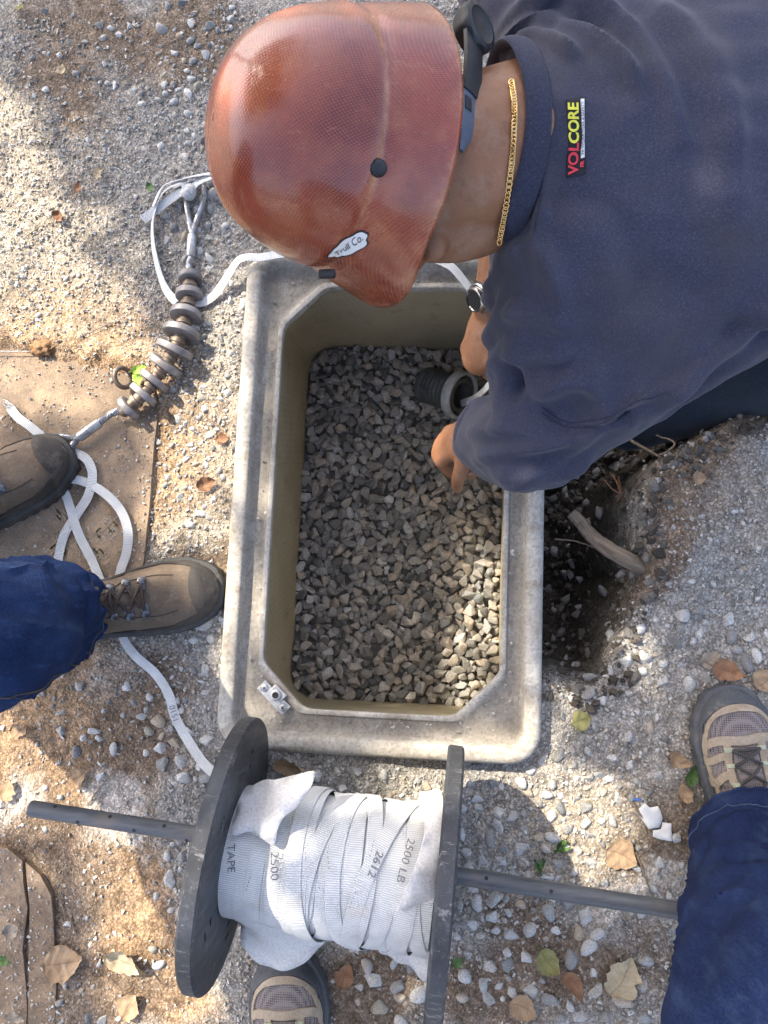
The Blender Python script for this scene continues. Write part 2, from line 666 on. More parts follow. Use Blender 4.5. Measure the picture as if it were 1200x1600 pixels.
def ground_h(X, Y):
    X = np.asarray(X, float); Y = np.asarray(Y, float)
    near = np.exp(-((X / 1.6) ** 2 + ((Y - .1) / 1.8) ** 2))
    h = (fbm(X, Y, 3.2, 3, 1) - .5) * .030 * near + (fbm(X, Y, 14, 3, 2) - .5) * .016 * near + (fbm(X, Y, 70, 2, 3) - .5) * .006 * near
    # heaped spoil right of the trench
    sb = sdf_poly(X, Y, BANK)
    h = h + .055 * sstep(-.08, .09, sb) * (.6 + .8 * fbm(X, Y, 9, 3, 5))
    # backfill pressed against the rim on the left and above
    vx, vy = to_vault(X, Y)
    dr = np.maximum(np.abs(vx) - VHX, np.abs(vy) - VHY)
    h = h + .016 * np.exp(-(np.maximum(dr, 0) / .10) ** 2) * sstep(.1, -.1, vx)
    # soil drifted over the far edge of the steel plate and the cover
    px_e = np.array([at(x, y, 0)[:2] for x, y in ((-300, 520), (0, 531), (60, 536), (150, 555), (205, 572))])
    de = np.full(X.shape, 9.0)
    for a, b in zip(px_e[:-1], px_e[1:]):
        ab = b - a; tt = np.clip(((X - a[0]) * ab[0] + (Y - a[1]) * ab[1]) / (ab @ ab), 0, 1)
        de = np.minimum(de, np.hypot(X - a[0] - tt * ab[0], Y - a[1] - tt * ab[1]))
    h = h + .020 * np.exp(-(de / .028) ** 2) * (.4 + 1.1 * fbm(X, Y, 22, 3, 61))
    # trench
    st = sdf_poly(X, Y, TRENCH) + (fbm(X, Y, 16, 3, 9) - .5) * .036
    pyd = at(850, 1050, 0).y
    slope = sstep(pyd - .03, pyd + .12, Y)
    lump = (fbm(X, Y, 11, 3, 21) - .5) * .14 + (fbm(X, Y, 34, 2, 23) - .5) * .05
    dep = (.14 + .27 * slope) * sstep(-.012, .052, st)
    h = h - dep + lump * sstep(.01, .06, st)
    # the pit of the vault
    pit = sstep(.0, -.012, np.maximum(np.abs(vx) - (VHX - .014), np.abs(vy) - (VHY - .014)))
    h = h * (1 - pit) - .52 * pit
    return h


def gz(px, py, dz=0.0):
    """point of the ground seen at the pixel"""
    z = 0.0
    for _ in range(4):
        p = at(px, py, z)
        z = float(ground_h(np.array([p.x]), np.array([p.y]))[0])
    p = at(px, py, z)
    return Vector((p.x, p.y, z + dz))


def pxs(X, Y):
    """photo pixel of points of the plane z = 0, used only to lay out kinds of soil and gravel"""
    w = X * _F.x + Y * _F.y - CAM_H * _F.z
    w = np.maximum(w, .2)
    r = X * _R.x + Y * _R.y - CAM_H * _R.z
    u = X * _U.x + Y * _U.y - CAM_H * _U.z
    return 600 + FPX * r / w, 800 - FPX * u / w


def blob(PX, PY, cx, cy, rx, ry, rot=0.0):
    c, s = math.cos(math.radians(rot)), math.sin(math.radians(rot))
    dx = PX - cx; dy = PY - cy
    u = (dx * c + dy * s) / rx; v = (-dx * s + dy * c) / ry
    return np.clip(1.6 - np.sqrt(u * u + v * v) * 1.1, 0, 1)


# ground tones: soil patches, plus sunlit and shaded patches put into the colour (photo pixel centre, radii, turn)
ORANGE = [(90, 680, 210, 190, 0), (80, 1180, 190, 170, 0), (210, 1420, 75, 160, 0), (265, 1560, 80, 60, 0), (60, 1000, 120, 80, 0)]
TAN_SUNLIT = [(100, 420, 140, 190, -20), (10, 240, 60, 150, 0), (300, 720, 90, 200, 10), (900, 1280, 110, 90, 35), (330, 860, 40, 120, 0)]  # warm, brighter look of sunlit ground, put into the colour
BROWN = [(120, 140, 75, 75, 0), (230, 60, 170, 70, 10), (230, 1180, 60, 150, 10), (60, 1400, 130, 180, 0), (130, 1560, 140, 70, 0), (900, 1500, 150, 70, 10), (1040, 1320, 70, 90, 0),  # the blob between hiking boot and pole is the leg's shadow, painted in
         (770, 1570, 90, 70, 0), (590, 1560, 100, 70, 0), (340, 920, 45, 60, 0), (1080, 760, 55, 110, 35), (1010, 880, 45, 60, 30), (1000, 690, 200, 60, -25), (1120, 640, 120, 50, -20)]
WHITE = [(190, 1265, 75, 35, -15), (15, 1260, 40, 35, 0), (225, 1315, 40, 25, 20), (990, 1375, 60, 25, 10)]


def soil(X, Y):
    PX, PY = pxs(X, Y)
    wob = (fbm(X, Y, 9, 4, 31) - .5) * 150
    wob2 = (fbm(X, Y, 9, 4, 33) - .5) * 150
    PX = PX + wob; PY = PY + wob2
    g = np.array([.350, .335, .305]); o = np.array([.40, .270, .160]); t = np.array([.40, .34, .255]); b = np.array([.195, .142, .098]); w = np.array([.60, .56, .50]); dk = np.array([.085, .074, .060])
    n = fbm(X, Y, 40, 3, 35)
    C = np.repeat(g[None], X.size, 0)

    def lay(lst, c, k=1.0):
        m = np.zeros(X.size)
        for q in lst:
            m = np.maximum(m, blob(PX, PY, *q))
        m = np.clip(m * 1.25 - .5 * (n - .35), 0, 1) * k
        C[:] = C * (1 - m[:, None]) + c * m[:, None]
    lay(TAN_SUNLIT, t, .7); lay(ORANGE, o, .95); lay(BROWN, b, .85); lay(WHITE, w, .8)
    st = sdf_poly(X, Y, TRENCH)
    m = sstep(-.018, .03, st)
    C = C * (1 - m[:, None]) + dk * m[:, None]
    return C


# ------------------------------------------------------------------ ground
def grow(lo, hi, step, far):
    a = list(np.arange(lo, hi, step))
    s = step; x = hi; R = []
    while x < far:
        R.append(x); s *= 1.35; x += s
    R.append(far)
    s = step; x = lo - step; L = []
    while x > -far:
        L.append(x); s *= 1.35; x -= s
    L.append(-far)
    return np.array(L[::-1] + a + R)


gx = grow(-.86, .66, .0052, 80); gy = grow(-.86, 1.12, .0052, 80)
GX, GY = np.meshgrid(gx, gy)
GZ = ground_h(GX.ravel(), GY.ravel())
nx, ny = len(gx), len(gy)
ii, jj = np.meshgrid(np.arange(nx - 1), np.arange(ny - 1))
q = (jj * nx + ii).ravel()
gF = np.stack([q, q + 1, q + nx + 1, q + nx], 1)
me = mesh_from('ground', np.stack([GX.ravel(), GY.ravel(), GZ], 1), gF, True)
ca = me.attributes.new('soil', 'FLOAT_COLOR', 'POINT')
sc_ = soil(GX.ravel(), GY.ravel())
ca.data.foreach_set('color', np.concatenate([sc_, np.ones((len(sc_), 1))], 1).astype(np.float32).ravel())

t = NT('soil', .95, 0, .15)
a_ = t.n('Attribute', attribute_name='soil').outputs['Color']
n1 = t.noise(55, 6); n2 = t.noise(420, 3)
c1 = t.mix(t.ramp(n1, [(.30, 0.0), (.70, 1.0)]), (.60, .58, .56), (1.30, 1.28, 1.26))
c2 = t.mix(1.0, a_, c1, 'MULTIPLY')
peb = t.voro(330, out='Color')
pd = t.voro(330)
pv = t.ramp(peb, [(.15, .62), (.5, 1.0), (.92, 1.75)])
c3 = t.mix(.75, c2, t.mix(1.0, c2, pv, 'MULTIPLY'))
gap = t.ramp(pd, [(.25, 1.0), (.75, .55)])
c4 = t.mix(.8, c3, t.mix(1.0, c3, gap, 'MULTIPLY'))
pb2 = t.voro(190, out='Color'); pd2 = t.voro(190)
c4 = t.mix(.40, c4, t.mix(1.0, c4, t.ramp(pb2, [(.15, .68), (.5, 1.0), (.9, 1.5)]), 'MULTIPLY'))
c4 = t.mix(.35, c4, t.mix(1.0, c4, t.ramp(pd2, [(.35, 1.0), (.8, .55)]), 'MULTIPLY'))
t.base(c4)
b0 = t.bump(t.math('SUBTRACT', 1.0, pd2), .45, .0025)
b1 = t.bump(t.math('SUBTRACT', 1.0, pd), .7, .0016, b0)
t.bump(t.noise(170, 6), .6, .003, b1)
M_SOIL = t.m
ground = bpy.data.objects.new('ground', me)
link(ground); me.materials.append(M_SOIL); ground['kind'] = 'structure'

# ------------------------------------------------------------------ stones
def ico(sub):
    bm = bmesh.new(); bmesh.ops.create_icosphere(bm, subdivisions=sub, radius=1.0)
    V = np.array([v.co[:] for v in bm.verts]); F = np.array([[v.index for v in f.verts] for f in bm.faces]); bm.free()
    return V, F


def pebble(seed, sub=2):
    V, F = ico(sub)
    r = np.random.default_rng(seed)
    d = np.zeros(len(V))
    for k in range(5):
        a = r.normal(size=3); a /= np.linalg.norm(a)
        d += r.uniform(-.14, .14) * (V @ a) ** (1 + k % 3)
    V = V * (1 + d)[:, None] * np.array([r.uniform(1.05, 1.35), r.uniform(.62, .92), r.uniform(.42, .68)])
    for k in range(7):                               # broken-off flats
        a = r.normal(size=3); a /= np.linalg.norm(a); a[2] *= .7
        h = r.uniform(.30, .62); over = np.maximum(V @ a - h, 0)
        V = V - over[:, None] * a * .92
    return V, F


def chip(seed, npt=13):
    r = np.random.default_rng(seed)
    bm = bmesh.new()
    for k in range(npt):
        p = r.normal(size=3); p /= np.linalg.norm(p)
        p = p * r.uniform(.85, 1.05) * np.array([1.05, r.uniform(.7, .95), r.uniform(.5, .8)])
        bm.verts.new(p)
    res = bmesh.ops.convex_hull(bm, input=bm.verts[:])
    bmesh.ops.delete(bm, geom=[g for g in bm.verts if not g.link_faces], context='VERTS')
    bmesh.ops.bevel(bm, geom=bm.edges[:], offset=.07, segments=1, affect='EDGES', clamp_overlap=True)
    bmesh.ops.triangulate(bm, faces=bm.faces[:])
    bm.verts.ensure_lookup_table()
    for i, v in enumerate(bm.verts):
        v.index = i
    V = np.array([v.co[:] for v in bm.verts]); F = np.array([[v.index for v in f.verts] for f in bm.faces]); bm.free()
    return V, F


PEB_HI = [pebble(i, 2) for i in range(9)]
PEB_LO = [pebble(i + 40, 1) for i in range(9)]
CHIP = [chip(i) for i in range(10)]
def shard(seed):
    r = np.random.default_rng(seed)
    bm = bmesh.new()
    for k in range(8):
        q_ = r.normal(size=3); q_ /= np.linalg.norm(q_)
        bm.verts.new(q_ * np.array([1.05, r.uniform(.7, 1), r.uniform(.6, .9)]))
    bmesh.ops.convex_hull(bm, input=bm.verts[:])
    bmesh.ops.delete(bm, geom=[g for g in bm.verts if not g.link_faces], context='VERTS')
    bmesh.ops.triangulate(bm, faces=bm.faces[:])
    for i, v in enumerate(bm.verts):
        v.index = i
    V = np.array([v.co[:] for v in bm.verts]); F = np.array([[v.index for v in f.verts] for f in bm.faces]); bm.free()
    return V, F


CRUMB = [shard(i + 60) for i in range(12)]


def rots(n, flat=False):
    q = rng.normal(size=(n, 4))
    if flat:
        a = rng.uniform(0, 2 * np.pi, n)
        tx = rng.normal(0, .25, n); ty = rng.normal(0, .25, n)
        q = np.stack([np.cos(a / 2), tx * .5, ty * .5, np.sin(a / 2)], 1)
    q /= np.linalg.norm(q, axis=1)[:, None]
    w, x, y, z = q.T
    return np.stack([np.stack([1 - 2 * (y * y + z * z), 2 * (x * y - z * w), 2 * (x * z + y * w)], -1), np.stack([2 * (x * y + z * w), 1 - 2 * (x * x + z * z), 2 * (y * z - x * w)], -1),
                     np.stack([2 * (x * z - y * w), 2 * (y * z + x * w), 1 - 2 * (x * x + y * y)], -1)], 1)


def scatter_mesh(name, bases, pos, size, tone, m, parent, smooth=True, flat=True):
    """many small stones as one mesh (kind = stuff)"""
    R = rots(len(pos), flat)
    which = rng.integers(0, len(bases), len(pos))
    Vs, Fs, Ts, n = [], [], [], 0
    for k, (bV, bF) in enumerate(bases):
        s = np.where(which == k)[0]
        if not len(s):
            continue
        V = np.einsum('nij,vj->nvi', R[s], bV) * size[s][:, None, None] + pos[s][:, None]
        Vs.append(V.reshape(-1, 3)); Ts.append(np.repeat(tone[s], len(bV)))
        Fs.append((bF[None] + (np.arange(len(s)) * len(bV))[:, None, None]).reshape(-1, 3) + n)
        n += len(s) * len(bV)
    me = mesh_from(name, np.concatenate(Vs), np.concatenate(Fs), smooth)
    at_ = me.attributes.new('tone', 'FLOAT', 'POINT')
    at_.data.foreach_set('value', np.concatenate(Ts).astype(np.float32))
    o = bpy.data.objects.new(name, me); link(o, parent); me.materials.append(m)
    o['kind'] = 'stuff'
    return o


def stone_mat(name, stops, src, rough=.85, spk=.25):
    t = NT(name, rough, 0, .3)
    if src == 'attr':
        f = t.n('Attribute', attribute_name='tone').outputs['Fac']; v = t.wpos()
    else:
        f = t.n('ObjectInfo').outputs['Random']; v = t.wpos()
    c = t.ramp(f, stops)
    n = t.noise(380, 5, v, .7)
    c = t.mix(1.0, c, t.ramp(n, [(.28, 1 - spk * 1.6), (.52, 1.0), (.75, 1 + spk * 1.5)]), 'MULTIPLY')
    s = t.voro(900, v, 'Color')
    c = t.mix(.5, c, t.mix(1.0, c, t.ramp(s, [(.1, .55), (.4, 1.0), (.95, 1.5)]), 'MULTIPLY'))
    t.base(c)
    t.bump(t.noise(700, 4, v), .35, .0008)
    return t.m


G_STOPS = [(0.0, (.17, .17, .165)), (.18, (.27, .265, .25)), (.40, (.37, .365, .345)), (.58, (.44, .435, .41)), (.76, (.50, .49, .465)), (.86, (.40, .39, .37)), (.93, (.36, .29, .21)), (1.0, (.29, .285, .24))]
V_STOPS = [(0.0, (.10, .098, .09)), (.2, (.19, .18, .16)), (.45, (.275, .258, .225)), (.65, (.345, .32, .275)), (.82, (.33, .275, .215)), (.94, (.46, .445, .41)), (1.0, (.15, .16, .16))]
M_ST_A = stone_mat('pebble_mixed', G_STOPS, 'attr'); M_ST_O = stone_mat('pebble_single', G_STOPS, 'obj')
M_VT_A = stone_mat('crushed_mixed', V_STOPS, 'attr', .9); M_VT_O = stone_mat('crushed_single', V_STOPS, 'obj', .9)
M_CR = stone_mat('grit', [(0.0, (.25, .23, .20)), (.25, (.33, .315, .285)), (.6, (.40, .385, .35)), (.85, (.53, .515, .48)), (1.0, (.38, .29, .20))], 'attr', .95)
M_CRD = stone_mat('soil_crumb', [(0.0, (.045, .038, .03)), (.5, (.09, .075, .058)), (1.0, (.17, .16, .145))], 'attr', .95)

PEB_ME = []
for k, (bV, bF) in enumerate(PEB_HI[:6]):
    mm = mesh_from('stone', bV, bF, True); mm.materials.append(M_ST_O); PEB_ME.append(mm)
for k, (bV, bF) in enumerate(CHIP[:7]):
    mm = mesh_from('stone', bV, bF, False); mm.materials.append(M_ST_O); PEB_ME.append(mm)
VCH_ME = []
for k, (bV, bF) in enumerate(CHIP):
    mm = mesh_from('stone', bV, bF, False); mm.materials.append(M_VT_O); VCH_ME.append(mm)


def single_stones(meshes, pos, size, parent):
    R = rots(len(pos), True)
    for i in range(len(pos)):
        o = bpy.data.objects.new('stone', meshes[int(rng.integers(0, len(meshes)))])
        COL.objects.link(o)
        o.parent = parent
        o.matrix_local = Matrix.LocRotScale(Vector(pos[i]) - Vector(parent.location), Matrix(R[i].tolist()), Vector((size[i],) * 3))


def excluded(X, Y):
    vx, vy = to_vault(X, Y)
    return np.maximum(np.abs(vx) - VHX, np.abs(vy) - VHY) < .004


# gravel fields on the ground: photo pixel centre, radii, turn, count, size in mm (low, high)
FIELDS = [(310, 350, 55, 75, 0, 75, 6, 14), (335, 560, 50, 170, 10, 110, 4, 11), (300, 700, 65, 130, 0, 150, 4, 10), (285, 1165, 45, 75, -25, 80, 7, 16), (160, 1130, 90, 70, 0, 26, 6, 13),
          (820, 1480, 120, 100, 10, 170, 7, 17), (900, 1570, 130, 60, 0, 80, 7, 16), (620, 1525, 70, 60, 0, 46, 8, 18), (590, 1230, 120, 45, 0, 90, 5, 12), (800, 1300, 90, 120, 0, 130, 5, 13),
          (910, 1270, 90, 90, 30, 130, 4, 12), (1080, 1020, 110, 70, 0, 95, 6, 16), (960, 1150, 90, 110, 0, 120, 4, 11), (1120, 900, 100, 130, 0, 110, 3, 8), (320, 130, 60, 130, 10, 110, 5, 13),
          (190, 90, 150, 90, 0, 110, 4, 11), (120, 300, 130, 220, 0, 130, 3, 8), (30, 480, 60, 60, 0, 40, 4, 9), (60, 1180, 90, 130, 0, 24, 4, 10), (130, 1520, 140, 90, 0, 26, 5, 12),
          (275, 1350, 30, 60, 0, 26, 6, 13), (280, 1090, 60, 60, 0, 55, 4, 10), (330, 990, 30, 60, 0, 24, 5, 12), (1010, 1370, 60, 90, 0, 44, 4, 11), (780, 1400, 70, 60, 0, 60, 5, 12), (560, 1380, 90, 90, 0, 40, 4, 10)]
P_, S_ = [], []
for (cx, cy, rx, ry, rot, n, lo, hi) in FIELDS:
    for k in range(n):
        r = math.sqrt(rnd.random()) * (1.25 if rnd.random() < .25 else 1); a = rnd.random() * 2 * math.pi
        u, v = rx * r * math.cos(a), ry * r * math.sin(a)
        c, s = math.cos(math.radians(rot)), math.sin(math.radians(rot))
        p = at(cx + u * c - v * s, cy + u * s + v * c, 0)
        P_.append((p.x, p.y)); S_.append((lo + (hi - lo) * rnd.random() ** 1.7) * .001)
# hand-placed big ones: pixel, half-length mm
for x, y, mm in ((253, 50, 15), (300, 262 - 120, 12), (285, 8, 13), (265, 350, 13), (283, 345, 12), (260, 378, 12), (316, 398, 11), (355, 360, 12), (366, 480, 13), (325, 530, 12), (325, 975, 17), (150, 1140, 13), (122, 1175, 13),
                 (180, 1172, 13), (160, 1215, 13), (280, 1155, 15), (255, 1150, 12), (286, 1185, 15), (292, 1212, 14), (268, 1370, 15), (200, 1075, 12), (890, 1120, 17), (1078, 1068, 15), (1110, 1090, 13), (1165, 1018, 13),
                 (1190, 1010, 12), (1085, 1030, 11), (905, 1210, 11), (915, 1430, 13), (888, 1500, 16), (850, 1560, 15), (912, 1572, 14), (845, 1480, 13), (780, 1290, 14), (745, 1245, 13), (810, 1325, 14), (975, 1235, 11),
                 (1005, 1500, 13), (585, 1530, 16), (620, 1535, 15), (640, 1545, 12), (535, 1230, 12), (560, 1245, 11), (590, 1245, 12), (945, 1340, 10), (1045, 1400, 11), (18, 1355, 10), (40, 1572, 12), (1005, 1590, 13),
                 (130, 1480, 9), (160, 1590, 12), (250, 1505, 12), (245, 1480, 10), (700, 800, .1), (1030, 1345, 11), (1150, 960, 9), (1110, 985, 10), (1070, 1005, 12), (985, 1085, 9)):
    if mm > 1:
        p = at(x, y, 0); P_.append((p.x, p.y)); S_.append(mm * .001)
P_ = np.array(P_); S_ = np.array(S_)
order = np.argsort(-S_)
keep = []
for i in order:                                      # no two stones in the same place
    if excluded(P_[i:i + 1, 0], P_[i:i + 1, 1])[0]:
        continue
    ok = True
    lx0, ly0 = pxs(P_[i:i + 1, 0], P_[i:i + 1, 1])
    for q_ in LEAVES:
        if math.hypot(lx0[0] - q_[0], ly0[0] - q_[1]) < q_[2] * .46 + S_[i] * 700:
            ok = False; break
    if math.hypot(lx0[0] - 1020, ly0[0] - 1283) < 32:
        ok = False
    for j in (keep if ok else []):
        if (P_[i, 0] - P_[j, 0]) ** 2 + (P_[i, 1] - P_[j, 1]) ** 2 < (.74 * (S_[i] + S_[j])) ** 2:
            ok = False; break
    if ok:
        keep.append(i)
P_ = P_[keep]; S_ = S_[keep]
Z_ = ground_h(P_[:, 0], P_[:, 1]) + S_ * .02
P3 = np.column_stack([P_, Z_])
NB = 296
single_stones(PEB_ME, P3[:NB], S_[:NB], ground)
scatter_mesh('gravel', PEB_LO + CHIP, P3[NB:], S_[NB:], rng.random(len(P3) - NB), M_ST_A, ground)
# grit: fine chippings everywhere, thick on the grey gravel, thin on the orange soil
n = 125000
X = rng.uniform(-.85, .66, n); Y = rng.uniform(-.85, 1.1, n)
PX, PY = pxs(X, Y)
thin = np.zeros(n)
for q_ in ORANGE + BROWN:
    thin = np.maximum(thin, blob(PX, PY, *q_))
clump = fbm(X, Y, 12, 3, 77)
okm = (rng.random(n) < np.clip((1.05 - .86 * thin) * (.35 + 1.3 * clump), 0, 1)) & ~excluded(X, Y) & (sdf_poly(X, Y, TRENCH) < .01)
X, Y = X[okm], Y[okm]
sz = .0010 + .0040 * rng.random(len(X)) ** 3.0
scatter_mesh('grit', CRUMB, np.column_stack([X, Y, ground_h(X, Y) + sz * .3]), sz, rng.random(len(X)), M_CR, ground, False, False)
# clods and stones in the trench and on its bank
n = 16000
X = rng.uniform(.1, .75, n); Y = rng.uniform(-.15, .75, n)
st = sdf_poly(X, Y, TRENCH)
okm = (st > -.035) & ~excluded(X, Y)
X, Y = X[okm], Y[okm]
sz = .0015 + .0125 * rng.random(len(X)) ** 4
scatter_mesh('clods', PEB_LO + CRUMB, np.column_stack([X, Y, ground_h(X, Y) + sz * .2]), sz, rng.random(len(X)), M_CRD, ground, False, False)

n = 900
X = rng.uniform(.1, .75, n); Y = rng.uniform(-.15, .75, n)
st = sdf_poly(X, Y, TRENCH); okm = (st > -.01) & ~excluded(X, Y); X, Y = X[okm], Y[okm]
sz = .005 + .014 * rng.random(len(X)) ** 2
scatter_mesh('trench_gravel', PEB_LO + CHIP[:4], np.column_stack([X, Y, ground_h(X, Y) + sz * .25]), sz, rng.random(len(X)) * .50, M_ST_A, ground)

# ------------------------------------------------------------------ vault
def rrect(hx, hy, r, n=9, m=14):
    out = []
    for k, (sx, sy) in enumerate(((1, 1), (-1, 1), (-1, -1), (1, -1))):
        cx, cy = sx * (hx - r), sy * (hy - r)
        for i in range(n):
            a = math.pi / 2 * (k + i / (n - 1))
            out.append((cx + r * math.cos(a), cy + r * math.sin(a)))
        nk = (k + 1) % 4
        nsx, nsy = ((1, 1), (-1, 1), (-1, -1), (1, -1))[nk]
        a = math.pi / 2 * (k + 1)
        e = (nsx * (hx - r) + r * math.cos(a), nsy * (hy - r) + r * math.sin(a))
        s = out[-1]
        for i in range(1, m):
            f = i / m
            out.append((s[0] + (e[0] - s[0]) * f, s[1] + (e[1] - s[1]) * f))
    return np.array(out)


def crect(hx, hy, c, n=9, m=14, rnd_=.014):
    out = []
    quad = ((1, 1), (-1, 1), (-1, -1), (1, -1))
    for k, (sx, sy) in enumerate(quad):
        A = np.array((sx * hx, sy * (hy - c))); B = np.array((sx * (hx - c), sy * hy))
        if k % 2:
            A, B = B, A
        d0 = np.array(((0, sy), (-sx, 0), (0, sy), (-sx, 0))[k], float)
        # smooth the two ends of the chamfer
        t0 = np.array(((0, 1), (-1, 0), (0, -1), (1, 0))[k], float)
        t1 = np.array(((-1, 0), (0, -1), (1, 0), (0, 1))[k], float)
        cd = (B - A) / np.linalg.norm(B - A)
        ctrl = [A - t0 * rnd_, A, A + cd * rnd_, B - cd * rnd_, B, B + t1 * rnd_]

        def qb(p, q, r, f):
            return p * (1 - f) ** 2 + q * 2 * f * (1 - f) + r * f * f
        pts = [qb(ctrl[0], ctrl[1], ctrl[2], f) for f in (0, .33, .67, 1)] + [(ctrl[2] + ctrl[3]) / 2] + [qb(ctrl[3], ctrl[4], ctrl[5], f) for f in (0, .33, .67, 1)]
        out += pts
        nk = (k + 1) % 4
        nsx, nsy = quad[nk]
        nA = np.array((nsx * hx, nsy * (hy - c))); nB = np.array((nsx * (hx - c), nsy * hy))
        if nk % 2:
            nA = nB
        e = nA - t1 * rnd_
        s = out[-1]
        for i in range(1, m):
            out.append(s + (e - s) * (i / m))
    return np.array(out)


_il = ((446, 508), (406, 1027)); _ir = ((788, 780), (790, 1037)); _it = ((510, 448), (740, 448)); _ib = ((481, 1108), (720, 1121))
LIP_Z = RIM_Z - .016
_ic = [at(*isec(a, b), LIP_Z) for a, b in ((_il, _it), (_ir, _it), (_ir, _ib), (_il, _ib))]
IHX = ((_ic[1] - _ic[0]).length + (_ic[2] - _ic[3]).length) / 4
IHY = ((_ic[0] - _ic[3]).length + (_ic[1] - _ic[2]).length) / 4
ICV = to_vault(*(np.array([v[:2] for v in _ic]).mean(0)))
CH = .070


def loft(loops, closed_ends=False):
    n = len(loops[0]); V = []; F = []
    for L in loops:
        V += [tuple(p) for p in L]
    for i in range(len(loops) - 1):
        for j in range(n):
            F.append((i * n + j, i * n + (j + 1) % n, (i + 1) * n + (j + 1) % n, (i + 1) * n + j))
    return np.array(V), F


def w3(L, z, off=(0, 0), bow=True):
    return [vl(p[0] + off[0], p[1] + off[1], z) for p in L]


vault = empty('utility_vault', (VC.x, VC.y, -.42), 'open rectangular concrete grey utility vault sunk in the ground with gravel inside', 'utility vault')
OR = .050
lp = []
for d, z in ((.004, -.42), (-.001, -.05), (0, .026), (.0018, .033), (.006, .0385), (.012, .040), (.019, .040), (.024, .0385), (.0268, .0365), (.0300, .0235), (.0335, .0180), (.042, .0160)):
    lp.append(w3(rrect(VHX - d, VHY - d, max(OR - d * .9, .012)), z))
oI = ICV
mid = crect(IHX + .028, IHY + .028, CH + .006)
for dd, z in ((.016, .0160), (.0105, .0170), (.0072, .0232), (.0022, .0240), (0.0, .0225), (-.0004, .015), (0.001, .003)):
    lp.append(w3(crect(IHX + dd, IHY + dd, CH), z, oI))
VV, VF = loft(lp)
# slight sag and hand-made unevenness
for i in range(len(VV)):
    nn = mnoise.noise(Vector(VV[i]) * 9) * .0022 + mnoise.noise(Vector(VV[i]) * 40) * .0006
    VV[i, 2] += nn * (1 if VV[i, 2] > -.02 else 0)
_n = len(lp[0]); _loop_tone = np.repeat(np.array([.2, .2, .15, .1, .0, -.15, -.15, .0, .3, .75, 1.0, .95, .85, .65, .35, .0, .0, .3, .5])[:len(lp)], _n)  # darker over the recessed ledge and down the lip, lighter on the outer band
t = NT('vault_rim_concrete', .8, 0, .35)
n1 = t.noise(9, 6); n2 = t.noise(160, 5)
c = t.mix(t.ramp(n1, [(.32, 0.0), (.68, 1.0)]), (.29, .265, .222), (.455, .425, .365))
st_ = t.noise(1.0, 5, t.scale(t.co(), (26, 90, 30)), .65)
c = t.mix(t.ramp(st_, [(.52, 0.0), (.72, .55)]), c, (.58, .56, .52))
d_ = t.noise(30, 6)
c = t.mix(t.ramp(d_, [(.56, 0.0), (.72, .65)]), c, (.22, .17, .115))
dz_ = t.n('Attribute', attribute_name='rim_tone').outputs['Fac']
gr = t.math('ADD', dz_, t.math('MULTIPLY', t.math('SUBTRACT', t.noise(24, 6), .5), 1.3), True)
c = t.mix(t.math('MULTIPLY', gr, .78), c, (.185, .165, .135))
c = t.mix(t.ramp(t.noise(1, 6, t.scale(t.co(), (40, 12, 40)), .7), [(.55, 0.0), (.70, .5)]), c, (.50, .47, .41))
sp = t.voro(260, out='Color')
c = t.mix(.6, c, t.mix(1.0, c, t.ramp(sp, [(.05, .60), (.4, 1.0), (.95, 1.35)]), 'MULTIPLY'))
t.base(c)
bb = t.bump(n2, .45, .0012)
t.bump(t.noise(28, 4), .35, .004, bb)
M_RIM = t.m
rim_ = add('rim', (VV, VF), M_RIM, vault)
rim_.data.attributes.new('rim_tone', 'FLOAT', 'POINT').data.foreach_set('value', _loop_tone.astype(np.float32))
wl = []
for dd, z in ((.0012, .002), (.010, -.006), (.013, -.02), (.017, -.20), (.021, -.43)):
    if dd < .005:
        wl.append(w3(crect(IHX + dd, IHY + dd, CH), z, oI))
    else:
        wl.append(w3(rrect(IHX + dd, IHY + dd, .055), z, oI))
WV, WF = loft(wl)
# finer in height so the wall can be uneven
WF = [f[::-1] for f in WF]
t = NT('vault_wall_fibreglass', .6, 0, .4)
n1 = t.noise(6, 5)
c = t.mix(t.ramp(n1, [(.3, 0.0), (.7, 1.0)]), (.30, .255, .155), (.42, .365, .245))
wv = t.wave(62, t.co(), 1.2, 'Z', 2)
wv2 = t.wave(55, t.scale(t.co(), (1, 1, .2)), 1.0, 'DIAGONAL', 2)
c = t.mix(.35, c, t.mix(1.0, c, t.ramp(wv, [(0, .68), (1, 1.25)]), 'MULTIPLY'))
c = t.mix(t.ramp(t.noise(34, 6), [(.6, 0.0), (.75, .6)]), c, (.17, .13, .085))
t.base(c)
bb = t.bump(t.math('MULTIPLY', wv, wv2), .5, .0012)
t.bump(t.noise(90, 4), .3, .001, bb)
add('wall', (WV, WF), t.m, vault)
